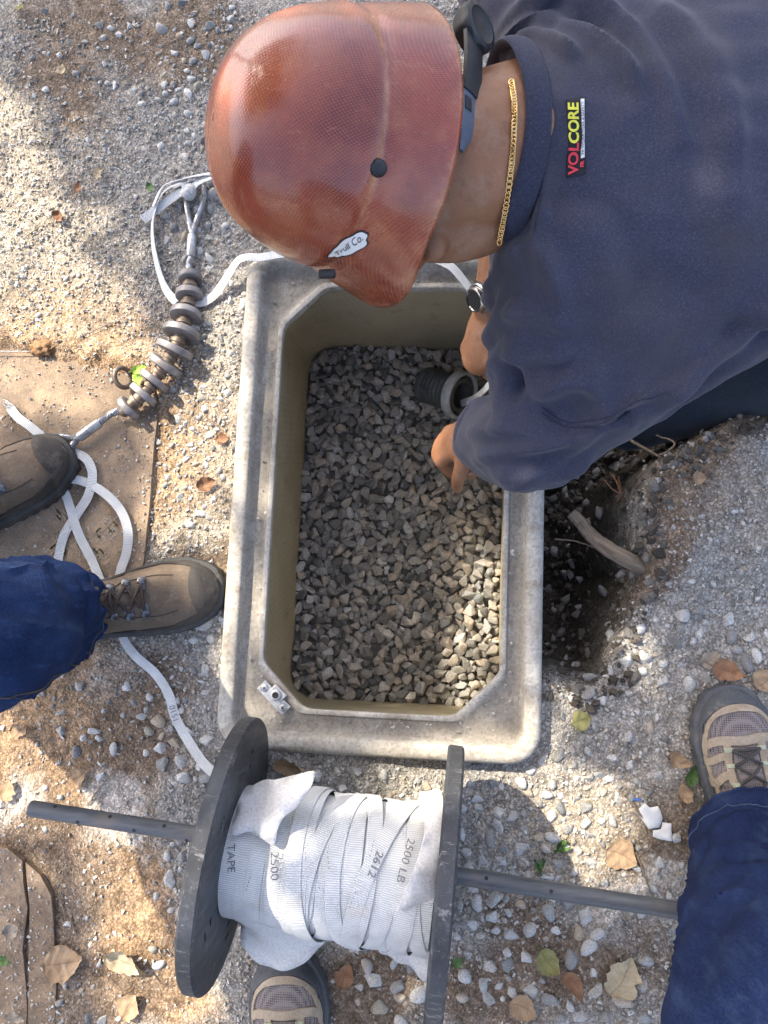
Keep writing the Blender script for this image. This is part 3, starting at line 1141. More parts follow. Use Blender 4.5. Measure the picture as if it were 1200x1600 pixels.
# lid bolt bracket in the near left corner
M_GALV = simple('galvanised_steel', (.42, .42, .41), .42, .75, .3, 120, .15)
M_DARKIN = simple('bolt_hole_dark', (.03, .028, .025), .8)
bc = at(428, 1090, .024); bd = (at(441, 1105, .024) - at(411, 1073, .024)).normalized(); bn = Vector((0, 0, 1)); bs = bn.cross(bd)
bax = np.array([bd[:], bs[:], bn[:]]).T
br = add('bracket', box(bc, bax, .058, .019, .004, .0012), M_GALV, vault, False)
add('clip', box(bc + bs * .010 + Vector((0, 0, .002)), bax, .026, .016, .007, .002), M_GALV, br, False)
add('nut', lathe(bc + bs * .006 + Vector((0, 0, .003)), (0, 0, 1), [(0, .0085), (.0055, .0085), (.0062, .0075), (.0062, .0052), (.0035, .005)], 20), M_GALV, br)
add('bolt_hole', lathe(bc + bs * .006 + Vector((0, 0, .0032)), (0, 0, 1), [(0, .0051), (.004, .0051)], 16), M_DARKIN, br)
for s in (-1, 1):
    sc_c = bc + bd * (.021 * s) + Vector((0, 0, .0018))
    screw = add('screw', lathe(sc_c, (0, 0, 1), [(0, .0066), (.0012, .0062), (.0024, .0045), (.0028, .002)], 18), M_GALV, br)
    a = .7 * s
    for q_ in (0, 1):
        aa = a + q_ * math.pi / 2
        e = np.array([(math.cos(aa), math.sin(aa), 0), (-math.sin(aa), math.cos(aa), 0), (0, 0, 1)]).T
        add('screw_slot', box(sc_c + Vector((0, 0, .0026)), e, .0060, .0013, .0012), M_DARKIN, br, False)
for (x, y, s) in ((396, 1076, 6), (398, 1108, 6), (408, 1116, 5), (820, 1130, 4), (812, 1112, 3), (552, 1128, 3), (700, 1140, 3), (470, 1128, 3)):
    pass
n = 340                                              # crumbs lying on the ledge
ang = rng.uniform(0, 1, n)
Lq = rrect(VHX - .044, VHY - .044, .03); Lq2 = crect(IHX + .009, IHY + .009, CH)
k = rng.integers(0, len(Lq), n); f = rng.random(n)[:, None]
pp = (Lq[k] * (1 - f) + (Lq2[k] + np.array(ICV)) * f)
pw = np.array([vl(p[0], p[1], .0185) for p in pp])
sz = .0008 + .0045 * rng.random(n) ** 6
crumbs = scatter_mesh('grit', CRUMB, pw - np.array([VC.x, VC.y, -.42]), sz, rng.random(n), M_CR, vault, False, False)

# ------------------------------------------------------------------ gravel bed in the vault
BED_Z = -.315


def bed_h(x, y):
    return BED_Z + (fbm(x, y, 9, 2, 51) - .5) * .03 + .012 * sstep(-.1, -.33, y)


bx = np.linspace(-IHX - .020, IHX + .020, 60); by = np.linspace(-IHY - .020, IHY + .020, 100)
BX, BY = np.meshgrid(bx, by)
bw = np.array([vl(x + ICV[0], y + ICV[1], z - .012) for x, y, z in zip(BX.ravel(), BY.ravel(), bed_h(BX.ravel(), BY.ravel()))])
ii, jj = np.meshgrid(np.arange(59), np.arange(99)); q = (jj * 60 + ii).ravel()
bed = bpy.data.objects.new('gravel_bed', mesh_from('gravel_bed', bw, np.stack([q, q + 1, q + 61, q + 60], 1)))
link(bed); bed['kind'] = 'structure'
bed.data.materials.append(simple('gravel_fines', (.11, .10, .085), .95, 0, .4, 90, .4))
n = 3600
x = rng.uniform(-IHX - .017, IHX + .017, n * 2); y = rng.uniform(-IHY - .017, IHY + .017, n * 2)
corner = np.hypot(np.maximum(np.abs(x) - IHX + .040, 0), np.maximum(np.abs(y) - IHY + .040, 0)) < .056
x, y = x[corner], y[corner]
sz = .0070 + .0088 * rng.random(len(x)) ** 1.7
o_ = np.argsort(-sz); kx, ky, ks = [], [], []
lay = []
for i in o_:
    c0 = 0
    for a_, b_, s_ in zip(kx, ky, ks):
        if (a_ - x[i]) ** 2 + (b_ - y[i]) ** 2 < (.56 * (s_ + sz[i])) ** 2:
            c0 += 1
            if c0 > 1:
                break
    if c0 <= 1:
        kx.append(x[i]); ky.append(y[i]); ks.append(sz[i]); lay.append(c0)
kx, ky, ks, lay = map(np.array, (kx, ky, ks, lay))
kz = bed_h(kx, ky) + ks * .2 - .008 * (lay > 0)
gp = np.array([vl(a_ + ICV[0], b_ + ICV[1], c_) for a_, b_, c_ in zip(kx, ky, kz)])
o_ = np.lexsort((-ks, lay))
gp, ks = gp[o_], ks[o_]
NB2 = 296
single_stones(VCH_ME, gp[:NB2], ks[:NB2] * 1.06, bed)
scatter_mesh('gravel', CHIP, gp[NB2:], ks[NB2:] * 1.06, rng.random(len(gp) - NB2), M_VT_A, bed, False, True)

# ------------------------------------------------------------------ steel plate and buried lid on the left
def slab(name, poly, z0, z1, m, parent, wob=.002, seed=0, step=.03):
    """a plate with the outline poly (world xy), resting at z0..z1, uneven edge"""
    P = []
    n = len(poly)
    for i in range(n):
        a = Vector(poly[i]); b = Vector(poly[(i + 1) % n])
        k = max(1, int((b - a).length / step))
        for j in range(k):
            p = a.lerp(b, j / k)
            nn = mnoise.noise(Vector((p.x * 14 + seed, p.y * 14, 0)))
            P.append((p.x + nn * wob, p.y + nn * wob * .7))
    n = len(P)
    UV, F = poly_fill(P, .03)
    V = [(u, v, z1 + mnoise.noise(Vector((u * 6, v * 6, seed))) * .0012) for u, v in UV]
    F = list(F)
    k0 = len(V)
    V += [(p[0], p[1], z0) for p in P]
    for i in range(n):
        j = (i + 1) % n
        F.append((i, j, k0 + j, k0 + i)[::-1])
    return np.array(V), F


def dusty(name, lo, hi, dust, rough=.85):
    t = NT(name, rough, 0, .3)
    v = t.wpos()
    n1 = t.noise(7, 6, v)
    c = t.mix(t.ramp(n1, [(.35, 0.0), (.65, 1.0)]), lo, hi)
    n2 = t.noise(22, 7, v, .7)
    c = t.mix(t.ramp(n2, [(.42, 0.0), (.66, .9)]), c, dust)
    n4 = t.noise(4.5, 8, v, .72)
    c = t.mix(t.ramp(n4, [(.46, 0.0), (.60, .75)]), c, tuple(x * .62 for x in lo))
    n3 = t.noise(300, 4, v)
    c = t.mix(.6, c, t.mix(1.0, c, t.ramp(n3, [(.3, .65), (.7, 1.35)]), 'MULTIPLY'))
    t.base(c)
    b_ = t.bump(n3, .4, .0015)
    t.bump(n2, .4, .004, b_)
    return t.m


M_PLATE = dusty('rusty_dusty_steel', (.20, .15, .11), (.33, .245, .165), (.40, .29, .185))
plate = empty('steel_plate', at(100, 750, 0), 'dusty rust brown steel cover plate lying under the two hiking boots', 'steel plate')
PZ = .014
pl_poly = [tuple(at(x, y, PZ)[:2]) for x, y in ((-260, 527), (20, 531), (90, 545), (165, 556), (215, 573), (240, 600), (246, 625), (238, 730), (226, 860), (214, 960), (140, 1010), (-260, 1030))]
add('plate', slab('plate', pl_poly, -.03, PZ, M_PLATE, None, .0035, 3), M_PLATE, plate, False)
tr = []
for (cx, cy, w_, h_) in ((110, 845, 62, 40), (172, 828, 52, 40), (150, 870, 40, 30), (92, 800, 36, 24)):
    for k in range(int(w_ * h_ / 55)):
        px_, py_ = cx + rnd.uniform(-w_, w_) / 2, cy + rnd.uniform(-h_, h_) / 2
        px_ = cx + round((px_ - cx) / 9) * 9; py_ = cy + round((py_ - cy) / 9) * 9
        p = at(px_, py_, PZ)
        if inpoly(p.x, p.y, pl_poly):
            a = .75 + (math.pi / 2 if rnd.random() < .5 else 0)
            e = np.array([(math.cos(a), math.sin(a), 0), (-math.sin(a), math.cos(a), 0), (0, 0, 1)]).T
            tr.append(box(p, e, .011, .0018, .0028))
o = add('tread_pattern', join(*tr), simple('worn_tread', (.36, .30, .22), .7, 0, .3), plate, False)
M_LID = dusty('dirt_covered_lid', (.195, .142, .096), (.27, .20, .135), (.36, .265, .175))
lid = empty('buried_lid', at(30, 1500, 0), 'dirt covered flat cover with a rounded corner and a long crack across it', 'cover')
LZ = .008
g1 = [tuple(at(x, y, LZ)[:2]) for x, y in ((-200, 1322), (-30, 1320), (10, 1326), (34, 1345), (37, 1380), (41, 1420), (38, 1480), (40, 1540), (38, 1700), (-200, 1700))]
g2 = [tuple(at(x, y, LZ)[:2]) for x, y in ((40, 1347), (62, 1368), (78, 1400), (84, 1440), (86, 1520), (88, 1700), (43, 1700), (45, 1540), (43, 1480), (46, 1420), (43, 1380))]
add('panel', slab('p', g1, -.03, LZ, M_LID, None, .006, 5), M_LID, lid, False)
add('panel', slab('p', g2, -.03, LZ - .001, M_LID, None, .004, 8), M_LID, lid, False)


_gz0 = gz


def gz(px, py, dz=0.0):
    """point of the ground, the steel plate or the lid seen at the pixel"""
    for poly, z in ((pl_poly, PZ), (g1, LZ), (g2, LZ)):
        p = at(px, py, z)
        if inpoly(p.x, p.y, poly):
            return Vector((p.x, p.y, z + .001 + dz))
    return _gz0(px, py, dz)

# grit lying on the plate and the cover
for par, poly, z, n in ((plate, pl_poly, PZ, 2200), (lid, g1, LZ, 1100), (lid, g2, LZ, 300)):
    P0 = np.array(poly); X = rng.uniform(max(P0[:, 0].min(), -.8), P0[:, 0].max(), n * 2); Y = rng.uniform(max(P0[:, 1].min(), -.8), P0[:, 1].max(), n * 2)
    d = sdf_poly(X, Y, poly); ok_ = (d > .001) & (rng.random(n * 2) < .25 + .9 * np.exp(-(d / .03)) + .5 * (fbm(X, Y, 15, 2, 71) > .55))
    X, Y = X[ok_], Y[ok_]; sz = .0008 + .0030 * rng.random(len(X)) ** 4
    scatter_mesh('grit', CRUMB, np.column_stack([X, Y, np.full(len(X), z + .0008) + sz * .2]) - np.array(par.location), sz, rng.random(len(X)) * .4 + .6, M_CR, par, False, False)

# ================================================================== worker bending over the vault
HM = np.array([[-0.5452, -0.3036, -0.7814], [0.6358, -0.7573, -0.1493], [-0.5464, -0.5782, 0.6059]])
HO = np.array([-0.0700, 0.4732, 0.5073])
HG = (.920, .938, 1.104, .015)


def hat(th, t, off=0.0):
    a = t * math.pi / 2
    r = math.sin(a) ** .7486; z = HG[2] * .162 * max(math.cos(a), 0) ** .976
    fl = min(max((t - .80) / .20, 0), 1) ** 1.2
    tm = (th + math.pi) % (2 * math.pi) - math.pi
    v = math.exp(-(abs(tm) / .95) ** 5)
    R = r * (1 + .10 * fl)
    # crease where the dome meets the flared brim, and a shallow crown ridge
    R *= 1 - .020 * math.exp(-((t - .795) / .020) ** 2) + .006 * math.exp(-((t - .74) / .025) ** 2)
    x = HG[0] * .116 * R * math.sin(th) * (1 + .16 * v * fl)
    y = HG[1] * .134 * R * math.cos(th) * (1 - .0 * v) + HG[3] * v * fl
    z = z - .012 * fl * v - .010 * fl + .0022 * math.exp(-(x / .010) ** 2) * (1 - fl) * (1 if t < .75 else 0)
    n = np.array([x / .012, y / .016, max(z, 0) / .024]); n /= max(np.linalg.norm(n), 1e-9)
    return HM @ (np.array([x, y, z]) + n * off) + HO


hard_hat = empty('hard_hat', HO, 'worn red brown woven fibre hard hat on the bending worker, with a small white sticker', 'hard hat')
NTH, NTT = 160, 90
V, F, UV = [], [], []
for i in range(NTT + 1):
    tt = max(i / NTT, 1e-4)
    for j in range(NTH):
        th = 2 * math.pi * j / NTH
        V.append(hat(th, tt)); UV.append((tt * math.sin(th), tt * math.cos(th)))
for i in range(NTT):
    for j in range(NTH):
        F.append((i * NTH + j, i * NTH + (j + 1) % NTH, (i + 1) * NTH + (j + 1) % NTH, (i + 1) * NTH + j))
t = NT('woven_phenolic_shell', .32, 0, .5)
uv = t.uv()
k = 150.0
mp = t.n('Mapping'); t.put(mp.inputs[0], uv); mp.inputs['Rotation'].default_value = (0, 0, .62)
w1 = t.wave(k / 6.283, mp.outputs[0], .35, 'X'); w2 = t.wave(k / 6.283, mp.outputs[0], .35, 'Y')
for w_ in (w1, w2):
    pass
weave = t.math('MULTIPLY', w1, w2)
big = t.noise(11, 6); mid_ = t.noise(32, 5)
c = t.mix(t.ramp(big, [(.34, 0.0), (.66, 1.0)]), (.135, .018, .008), (.285, .052, .019))
c = t.mix(t.ramp(mid_, [(.45, 0.0), (.75, .65)]), c, (.30, .080, .024))
c = t.mix(t.math('MULTIPLY', weave, .62), c, (.39, .105, .050))
scr = t.noise(1, 8, t.scale(t.co(), (40, 150, 60)), .75)
c = t.mix(t.ramp(scr, [(.58, 0.0), (.70, .38)]), c, (.46, .20, .11))
scr2 = t.noise(1, 8, t.scale(t.co(), (170, 30, 60)), .75)
c = t.mix(t.ramp(scr2, [(.62, 0.0), (.70, .32)]), c, (.48, .25, .15))
dots = t.voro(44, out='Distance')
dots = t.math('ADD', dots, t.math('MULTIPLY', t.noise(30, 4), .28))
c = t.mix(t.ramp(dots, [(.115, .8), (.15, 0.0)]), c, (.56, .42, .31))
sm = t.noise(24, 6, None, .7)
c = t.mix(t.ramp(sm, [(.66, 0.0), (.76, .7)]), c, (.10, .035, .022))
rad = t.n('VectorMath', operation='LENGTH'); t.put(rad.inputs[0], uv)
wear = t.ramp(rad.outputs['Value'], [(.765, 0.0), (.782, 1.0), (.800, .2), (.93, .0), (.975, .5), (1.0, 1.0)])
wear = t.math('MULTIPLY', wear, t.ramp(t.noise(16, 6, None, .7), [(.40, 0.0), (.66, .75)]))
c = t.mix(wear, c, (.52, .27, .15))
c = t.mix(t.ramp(t.noise(7, 7, None, .65), [(.55, 0.0), (.75, .65)]), c, (.085, .018, .011))
t.base(c)
t.rough(t.ramp(t.noise(26, 5), [(.3, .16), (.7, .36)]))
bb = t.bump(weave, .30, .0006)
t.bump(scr, .12, .001, bb)
t.b.inputs['Coat Weight'].default_value = .55
t.b.inputs['Coat Roughness'].default_value = .13
sh = add('shell', (np.array(V), F, np.array(UV)), t.m, hard_hat)
so = sh.modifiers.new('thickness', 'SOLIDIFY'); so.thickness = .0028; so.offset = -1
M_BLKPL = simple('black_plastic', (.022, .023, .026), .5, 0, .3, 80, .15)
M_GRYPL = simple('grey_blue_plastic', (.085, .105, .145), .5, 0, .25, 60, .1)


def hat_disc(th, tt, r, h, name, m, n=20):
    c0 = hat(th, tt, 0); d = hat(th, tt, .01) - c0
    d /= np.linalg.norm(d)
    return add(name, lathe(c0 - d * .001, d, [(0, r), (h * .6, r), (h, r * .7), (h * 1.05, r * .2)], n), m, hard_hat)


hat_disc(-1.58, .785, .0080, .0062, 'rivet', M_BLKPL)
hat_disc(1.52, .755, .0082, .0040, 'rivet', M_BLKPL)
# small dark clip under the edge by the brim
cp = at(511, 428, .520)
add('clip', box(cp, np.eye(3), .017, .008, .008, .002), M_BLKPL, hard_hat)
# ratchet knob and nape strap
kc = at(741, 46, .535)
kd = Vector((.80, .05, .60)).normalized()
kn = []
prof = [(-.012, .020), (0, .0255), (.006, .0258), (.009, .0235), (.010, .0185), (.0085, .017), (.0085, .004)]
Vk, Fk = lathe(kc, kd, prof, 48)
for i in range(len(Vk)):                              # scalloped grip
    ring = i // 48
    if 1 <= ring <= 2:
        a = 2 * math.pi * (i % 48) / 48
        Vk[i] += (Vk[i] - np.array(kc)) * (-.06 * (math.cos(a * 8) > .3))
knob = add('ratchet_knob', (Vk, Fk), M_BLKPL, hard_hat, True)
ax_ = np.array([(kd.cross(Vector((0, 1, 0)))).normalized()[:], (kd.cross(kd.cross(Vector((0, 1, 0))))).normalized()[:], kd[:]]).T


def suspension(pts, w, m, name):
    P = spline([at(*p) for p in pts], 30)
    N = np.tile(np.array([.78, -.12, .55]), (30, 1))
    wv = np.interp(np.linspace(0, 1, 30), np.linspace(0, 1, len(w)), w)
    return add(name, ribbon(P, N, wv, .004, .001), m, hard_hat)


suspension([(734, 20, .538), (737, 80, .543), (736, 118, .545), (733, 150, .546)], [.028, .028, .027, .027], M_BLKPL, 'nape_strap')
suspension([(731, 140, .544), (730, 175, .546), (725, 205, .547), (716, 236, .547)], [.028, .026, .020, .006], M_GRYPL, 'headband')
add('buckle', box(at(731, 162, .553), np.array([(.6, 0, -.8), (0, 1, 0), (.8, 0, .6)]).T, .010, .014, .003, .001), M_BLKPL, hard_hat)

# sticker: scalloped white piece with a black edge and script letters, lying on the shell
M_STW = simple('sticker_white', (.72, .70, .66), .45, 0, .08, 40)
M_STK = simple('sticker_black', (.02, .02, .022), .5)


def find_hat(px, py):
    best = None
    for th in np.linspace(-2.6, .4, 150):
        for tt in np.linspace(.3, 1, 80):
            p = hat(th, tt)
            d = Vector(p) - Vector((0, 0, CAM_H))
            w = d.dot(_F); X_ = 600 + FPX * d.dot(_R) / w; Y_ = 800 - FPX * d.dot(_U) / w
            e = max((X_ - px) ** 2 + (Y_ - py) ** 2, 30) + w * 900
            if best is None or e < best[0]:
                best = (e, th, tt)
    return best[1], best[2]


s0 = find_hat(518, 403); s1 = find_hat(572, 374)
sa = Vector(hat(*s0, 0)); sb_ = Vector(hat(*s1, 0))
sc0 = ((s0[0] + s1[0]) / 2, (s0[1] + s1[1]) / 2)
ssp = Vector(hat(*sc0, 0)); sno = (Vector(hat(*sc0, .01)) - ssp).normalized()
sx_ = (sb_ - sa).normalized(); sx_ = (sx_ - sno * sx_.dot(sno)).normalized(); sy_ = sno.cross(sx_)
hbv = BVHTree.FromPolygons([tuple(v) for v in V], F)


def on_hat(x, y, off):
    p = ssp + sx_ * x + sy_ * y + sno * .03
    h = hbv.ray_cast(p, -sno)
    if h[0] is None:
        return ssp + sx_ * x + sy_ * y + sno * off
    return h[0] + sno * off


SL = (sb_ - sa).length * 1.08
out = []
for k in range(40):                                   # cloud-like outline
    a = 2 * math.pi * k / 40
    rr = 1 + .07 * math.sin(5 * a) + .05 * math.cos(8 * a + 1)
    out.append((SL * .52 * rr * math.cos(a) * (1 - .06 * math.sin(a)), SL * .235 * rr * math.sin(a) + SL * .05 * math.cos(a)))
stk = add('sticker', patch(on_hat, out, .005, .0006, .0), M_STK, hard_hat, False)
inn = [(x * .92, y * .86) for x, y in out]
add('sticker_face', patch(on_hat, inn, .005, .0009, .0006), M_STW, stk, False)
tv, tf = text_mesh('Trull Co.', SL * .235, .35, .0)
tv[:, 0] *= .86
hgt = tv[:, 1] + .16 * tv[:, 0]
add('lettering', (np.array([on_hat(a, b, .0013) for a, b in zip(tv[:, 0], hgt)]), tf), M_STK, stk, False)

# ------------------------------------------------------------------ hands
def hand(w, d, n, size=1.0, curl=(.5, .7, .5), side=1, spread=.10, thumb=.5, thumbcurl=.5):
    """wrist point w, direction d to the knuckles, n the back of the hand; side = +1 puts the thumb at d x n"""
    w = Vector(w); d = Vector(d).normalized(); n = Vector(n); n = (n - d * n.dot(d)).normalized(); s = d.cross(n) * side
    S = size
    out = []
    pl = .088 * S
    out.append(capsule([w, w + d * pl * .45, w + d * pl * .9], [.030 * S, .037 * S, .036 * S], 16, .48, np.array(n)))
    offs = (.030, .010, -.010, -.028); lens = (.074, .082, .077, .060); rad = (.0092, .0096, .0090, .0080)
    tips = []
    for k in range(4):
        b = w + d * (pl * (1.0 - .05 * abs(k - 1.2))) + s * offs[k] * S + n * .002
        out.append(capsule([w + d * pl * .35 + s * offs[k] * S * .6, b], [.011 * S, .0108 * S], 10))
        dd = d + s * (spread * (1.4 - k)) * .6
        dd.normalize()
        ang = 0; p = b; pts = [b]; L = lens[k] * S
        for j, f in enumerate((.45, .30, .25)):
            ang += curl[j] * (1 + .07 * k)
            q = dd * math.cos(ang) - n * math.sin(ang)
            p = p + q * L * f; pts.append(p)
        r = rad[k] * S
        out.append(tube(spline(pts, 16), np.interp(np.linspace(0, 3, 16), [0, 1, 2, 3], [r * 1.1, r * 1.02, r * .95, r * .78]), 12))
        out.append(ellipsoid(pts[-1], np.eye(3), r * .8, r * .8, r * .8, 10, 8)); out.append(ellipsoid(pts[1], np.eye(3), r * 1.14, r * 1.14, r * 1.14, 10, 8))
        tips.append(pts)
    tb = w + d * pl * .22 + s * .026 * S - n * .006
    t1 = (d * .75 + s * (.65 * thumb + .2) - n * .35).normalized()
    t2 = (d * .95 + s * (.15 * thumb) - n * (.35 + .3 * thumbcurl)).normalized()
    t3 = (d * .9 - s * .25 * thumbcurl - n * (.4 + .4 * thumbcurl)).normalized()
    p1 = tb + t1 * .042 * S; p2 = p1 + t2 * .033 * S; p3 = p2 + t3 * .026 * S
    out.append(capsule([tb, p1, p2, p3], [.0155 * S, .0125 * S, .0108 * S, .0088 * S], 12))
    return out, tips, p3, s, n


worker = empty('person', at(1250, 430, -.28), 'worker in a navy sweatshirt bending over the open vault, hands inside', 'person')
Ra = lambda *p: at(*p)
hc = Vector(HO + HM @ np.array([0, -.004, -.032]))
body = []
body.append(ellipsoid(hc, HM, .075, .094, .108))
body.append(ellipsoid(Vector(HO + HM @ np.array([0, .045, -.095])), HM, .055, .052, .062))          # jaw
body.append(ellipsoid(Vector(HO + HM @ np.array([0, .098, -.072])), HM, .014, .018, .022))          # nose
for s in (1,):
    body.append(ellipsoid(Vector(HO + HM @ np.array([s * .077, .0, -.062])), HM, .010, .021, .031))  # ears
body.append(capsule([Ra(655, 300, .455), Ra(720, 262, .462), Ra(800, 232, .455), Ra(880, 222, .44)], [.074, .083, .084, .090], 24))
body.append(capsule([Ra(668, 366, .458), Ra(715, 360, .452), Ra(765, 338, .442), Ra(820, 290, .43)], [.030, .034, .038, .05], 18))
body.append(ellipsoid(Ra(676, 384, .480), np.eye(3), .016, .019, .012))
body.append(tube([Ra(860, 215, .43), Ra(950, 215, .42), Ra(1080, 215, .41), Ra(1260, 190, .39), Ra(1520, 170, .34), Ra(1750, 200, .22)], [.09, .15, .17, .16, .15, .14], 24, [.07, .09, .10, .10, .10, .10], np.array([0, 0, 1])))
# far (right) arm: shoulder, elbow below the chest, wrist over the vault
rw = Ra(768, 478, .115)
body.append(capsule([Ra(900, 130, .40), Ra(880, 210, .27), Ra(800, 330, .185), Ra(787, 410, .145), rw], [.055, .050, .046, .039, .029], 16))
rh, rt, rthumb, _, _ = hand(rw, Ra(748, 552, .075) - rw, Vector((-.55, .05, .83)), .96, (.80, .95, .5), -1, .10, .9, .5)
body += rh
NAILS = [(rt, (Vector((-.62, .10, .78))))]
# near (left) arm: shoulder, elbow at the bottom, forearm back to the vault
lw = Ra(742, 672, .13)
body.append(capsule([Ra(905, 420, .39), Ra(868, 560, .325), Ra(848, 678, .245), Ra(800, 688, .185), lw], [.050, .040, .036, .036, .030], 16))
lh, lt, lthumb, _, _ = hand(lw, Ra(702, 694, .075) - lw, Vector((-.45, .35, .80)), .95, (1.15, .9, .6), -1, .05, .6, .6)
body += lh
NAILS.append((lt, Vector((-.45, .35, .80))))
# legs inside the jeans
body.append(capsule([Ra(1650, 300, .22), Ra(1300, 510, .10), Ra(1010, 610, -.10)], [.075, .070, .052], 16))
body.append(capsule([Ra(1650, 100, .22), Ra(1420, 60, .05), Ra(1150, 120, -.12)], [.075, .070, .052], 16))
body.append(capsule([Ra(1010, 610, -.10), Ra(1300, 600, -.24), Ra(1640, 520, -.30)], [.052, .05, .04], 16))
body.append(capsule([Ra(1150, 120, -.12), Ra(1400, 140, -.25), Ra(1640, 160, -.30)], [.052, .05, .04], 16))
bV, bF, bN = fuse(body, .0036, 5, .5)
t = NT('skin', .52, 0, .4)
n1 = t.noise(14, 5); n2 = t.noise(700, 3)
c = t.mix(t.ramp(n1, [(.3, 0.0), (.7, 1.0)]), (.225, .098, .044), (.315, .150, .076))
wp = t.wpos()
t.base(c)
dirt = t.noise(60, 6)
c = t.mix(t.ramp(dirt, [(.58, 0.0), (.72, .5)]), c, (.10, .055, .035))
c = t.mix(t.ramp(t.noise(38, 7, None, .7), [(.50, 0.0), (.66, .40)]), c, (.33, .225, .16))
hair = t.noise(1, 6, t.scale(t.co(), (500, 1400, 900)), .7)
c = t.mix(.35, c, t.mix(1.0, c, t.ramp(hair, [(.35, .55), (.65, 1.25)]), 'MULTIPLY'))
t.base(c)
t.b.inputs['Subsurface Weight'].default_value = .12
t.b.inputs['Subsurface Radius'].default_value = (.012, .005, .003)
t.b.inputs['Subsurface Scale'].default_value = .5
bs_ = t.bump(n2, .35, .0008)
cr_ = t.voro(240, t.scale(t.co(), (1, 1, 1)), 'Distance')
t.bump(cr_, .22, .0008, bs_)
M_SKIN = t.m
add('body', (bV, bF), M_SKIN, worker)
M_HAIR = simple('short_dark_hair', (.035, .024, .018), .8, 0, .4, 400, .6, .3, 900)
M_NAIL = simple('fingernail', (.36, .23, .17), .35, 0, .15, 200)
for tips, nn in NAILS:
    for pts_ in tips:
        l = (pts_[3] - pts_[2]).normalized(); l0 = (pts_[1] - pts_[0]).normalized()
        sd = l0.cross(nn).normalized(); dn = sd.cross(l).normalized()
        if dn.dot(nn) < -.3:
            dn = -dn
        add('fingernail', ellipsoid(pts_[3] - l * .001 + dn * .0052, np.array([sd[:], l[:], dn[:]]).T, .0052, .0070, .0022, 14, 8), M_NAIL, worker)
# cropped hair fading out below the hat
tri_c = np.array([bV[list(f)].mean(0) for f in bF]) if not isinstance(bF, np.ndarray) else bV[bF].mean(1)
Q = (tri_c - HO) @ HM
hm = (Q[:, 2] > -.050) & (Q[:, 2] < .012) & (Q[:, 1] < .035) & (np.abs(Q[:, 0]) < .10)
idx = np.where(hm)[0]
wt = np.clip((Q[idx, 2] + .050) / .045, 0, 1) ** 1.6
sel = idx[rng.choice(len(idx), 7000, p=wt / wt.sum())]
fn_ = bN[bF[sel][:, 0]] if isinstance(bF, np.ndarray) else np.array([bN[bF[i][0]] for i in sel])
hp_ = tri_c[sel] + rng.normal(0, .0015, (len(sel), 3))
dn_ = -HM[:, 2] * .75 + HM[:, 1] * -.2 + fn_ * .5 + rng.normal(0, .22, (len(sel), 3)); dn_ /= np.linalg.norm(dn_, axis=1)[:, None]
sd_ = np.cross(dn_, fn_); sd_ /= np.linalg.norm(sd_, axis=1)[:, None]
Lh = rng.uniform(.0012, .0035, len(sel))[:, None]
hv = np.stack([hp_ - sd_ * .00022, hp_ + sd_ * .00022, hp_ + dn_ * Lh], 1).reshape(-1, 3)
ho = add('hair', (hv, np.arange(len(sel) * 3).reshape(-1, 3)), M_HAIR, worker, False)
ho['kind'] = 'stuff'

# ------------------------------------------------------------------ sweatshirt
def fabric(name, lo, hi, heather, dust=None, rough=.9, bs=.35):
    t = NT(name, rough, 0, .15)
    f = t.noise(520, 4)
    f2 = t.noise(9, 5)
    c = t.mix(t.ramp(f, [(.3, 0.0), (.7, 1.0)]), lo, hi)
    v = t.voro(760, out='Color')
    c = t.mix(t.ramp(v, [(.78, 0.0), (.95, .55)]), c, heather)
    if dust:
        c = t.mix(t.ramp(f2, [(.45, 0.0), (.75, .45)]), c, dust)
    t.base(c)
    b_ = t.bump(f, bs, .0008)
    t.bump(t.noise(75, 4), .25, .002, b_)
    t.b.inputs['Sheen Weight'].default_value = .12
    t.b.inputs['Sheen Roughness'].default_value = .5
    return t.m


M_SHIRT = fabric('navy_fleece', (.029, .031, .050), (.050, .054, .086), (.085, .09, .125), (.078, .070, .066))
sw = []
sw.append(tube([Ra(818, 222, .440), Ra(860, 218, .44), Ra(925, 216, .43), Ra(1050, 212, .42), Ra(1250, 190, .40), Ra(1500, 170, .38), Ra(1600, 175, .36)],
               [.103, .134, .190, .225, .232, .215, .20], 32, [.090, .099, .112, .125, .128, .124, .12], np.array([0, 0, 1])))
sw.append(capsule([Ra(905, 395, .415), Ra(868, 520, .345), Ra(852, 660, .265)], [.090, .080, .070], 20))
sw.append(capsule([Ra(905, 395, .415), Ra(850, 420, .37), Ra(812, 470, .31), Ra(822, 560, .27)], [.08, .060, .042, .045], 18))
sw.append(capsule([Ra(854, 668, .262), Ra(822, 692, .225), Ra(788, 688, .185), Ra(764, 684, .160)], [.071, .068, .062, .055], 20))
sw.append(capsule([Ra(868, 672, .265), Ra(990, 572, .32), Ra(1150, 462, .36), Ra(1330, 395, .38), Ra(1550, 330, .37)], [.064, .074, .080, .090, .09], 20))
sw.append(capsule([Ra(910, 540, .335), Ra(1010, 450, .37), Ra(1200, 330, .39), Ra(1500, 250, .38)], [.090, .105, .11, .11], 20))
sw.append(capsule([Ra(752, -60, .41), Ra(800, -10, .435), Ra(880, 50, .44)], [.045, .055, .08], 18))
sw.append(capsule([Ra(900, 60, .42), Ra(880, 100, .33), Ra(850, 250, .25)], [.085, .070, .055], 18))      # far sleeve
sw.append(capsule([Ra(850, 250, .25), Ra(832, 330, .22), Ra(812, 420, .185)], [.055, .052, .046], 18))
sV, sF, sN = fuse(sw, .0042, 12, .5)
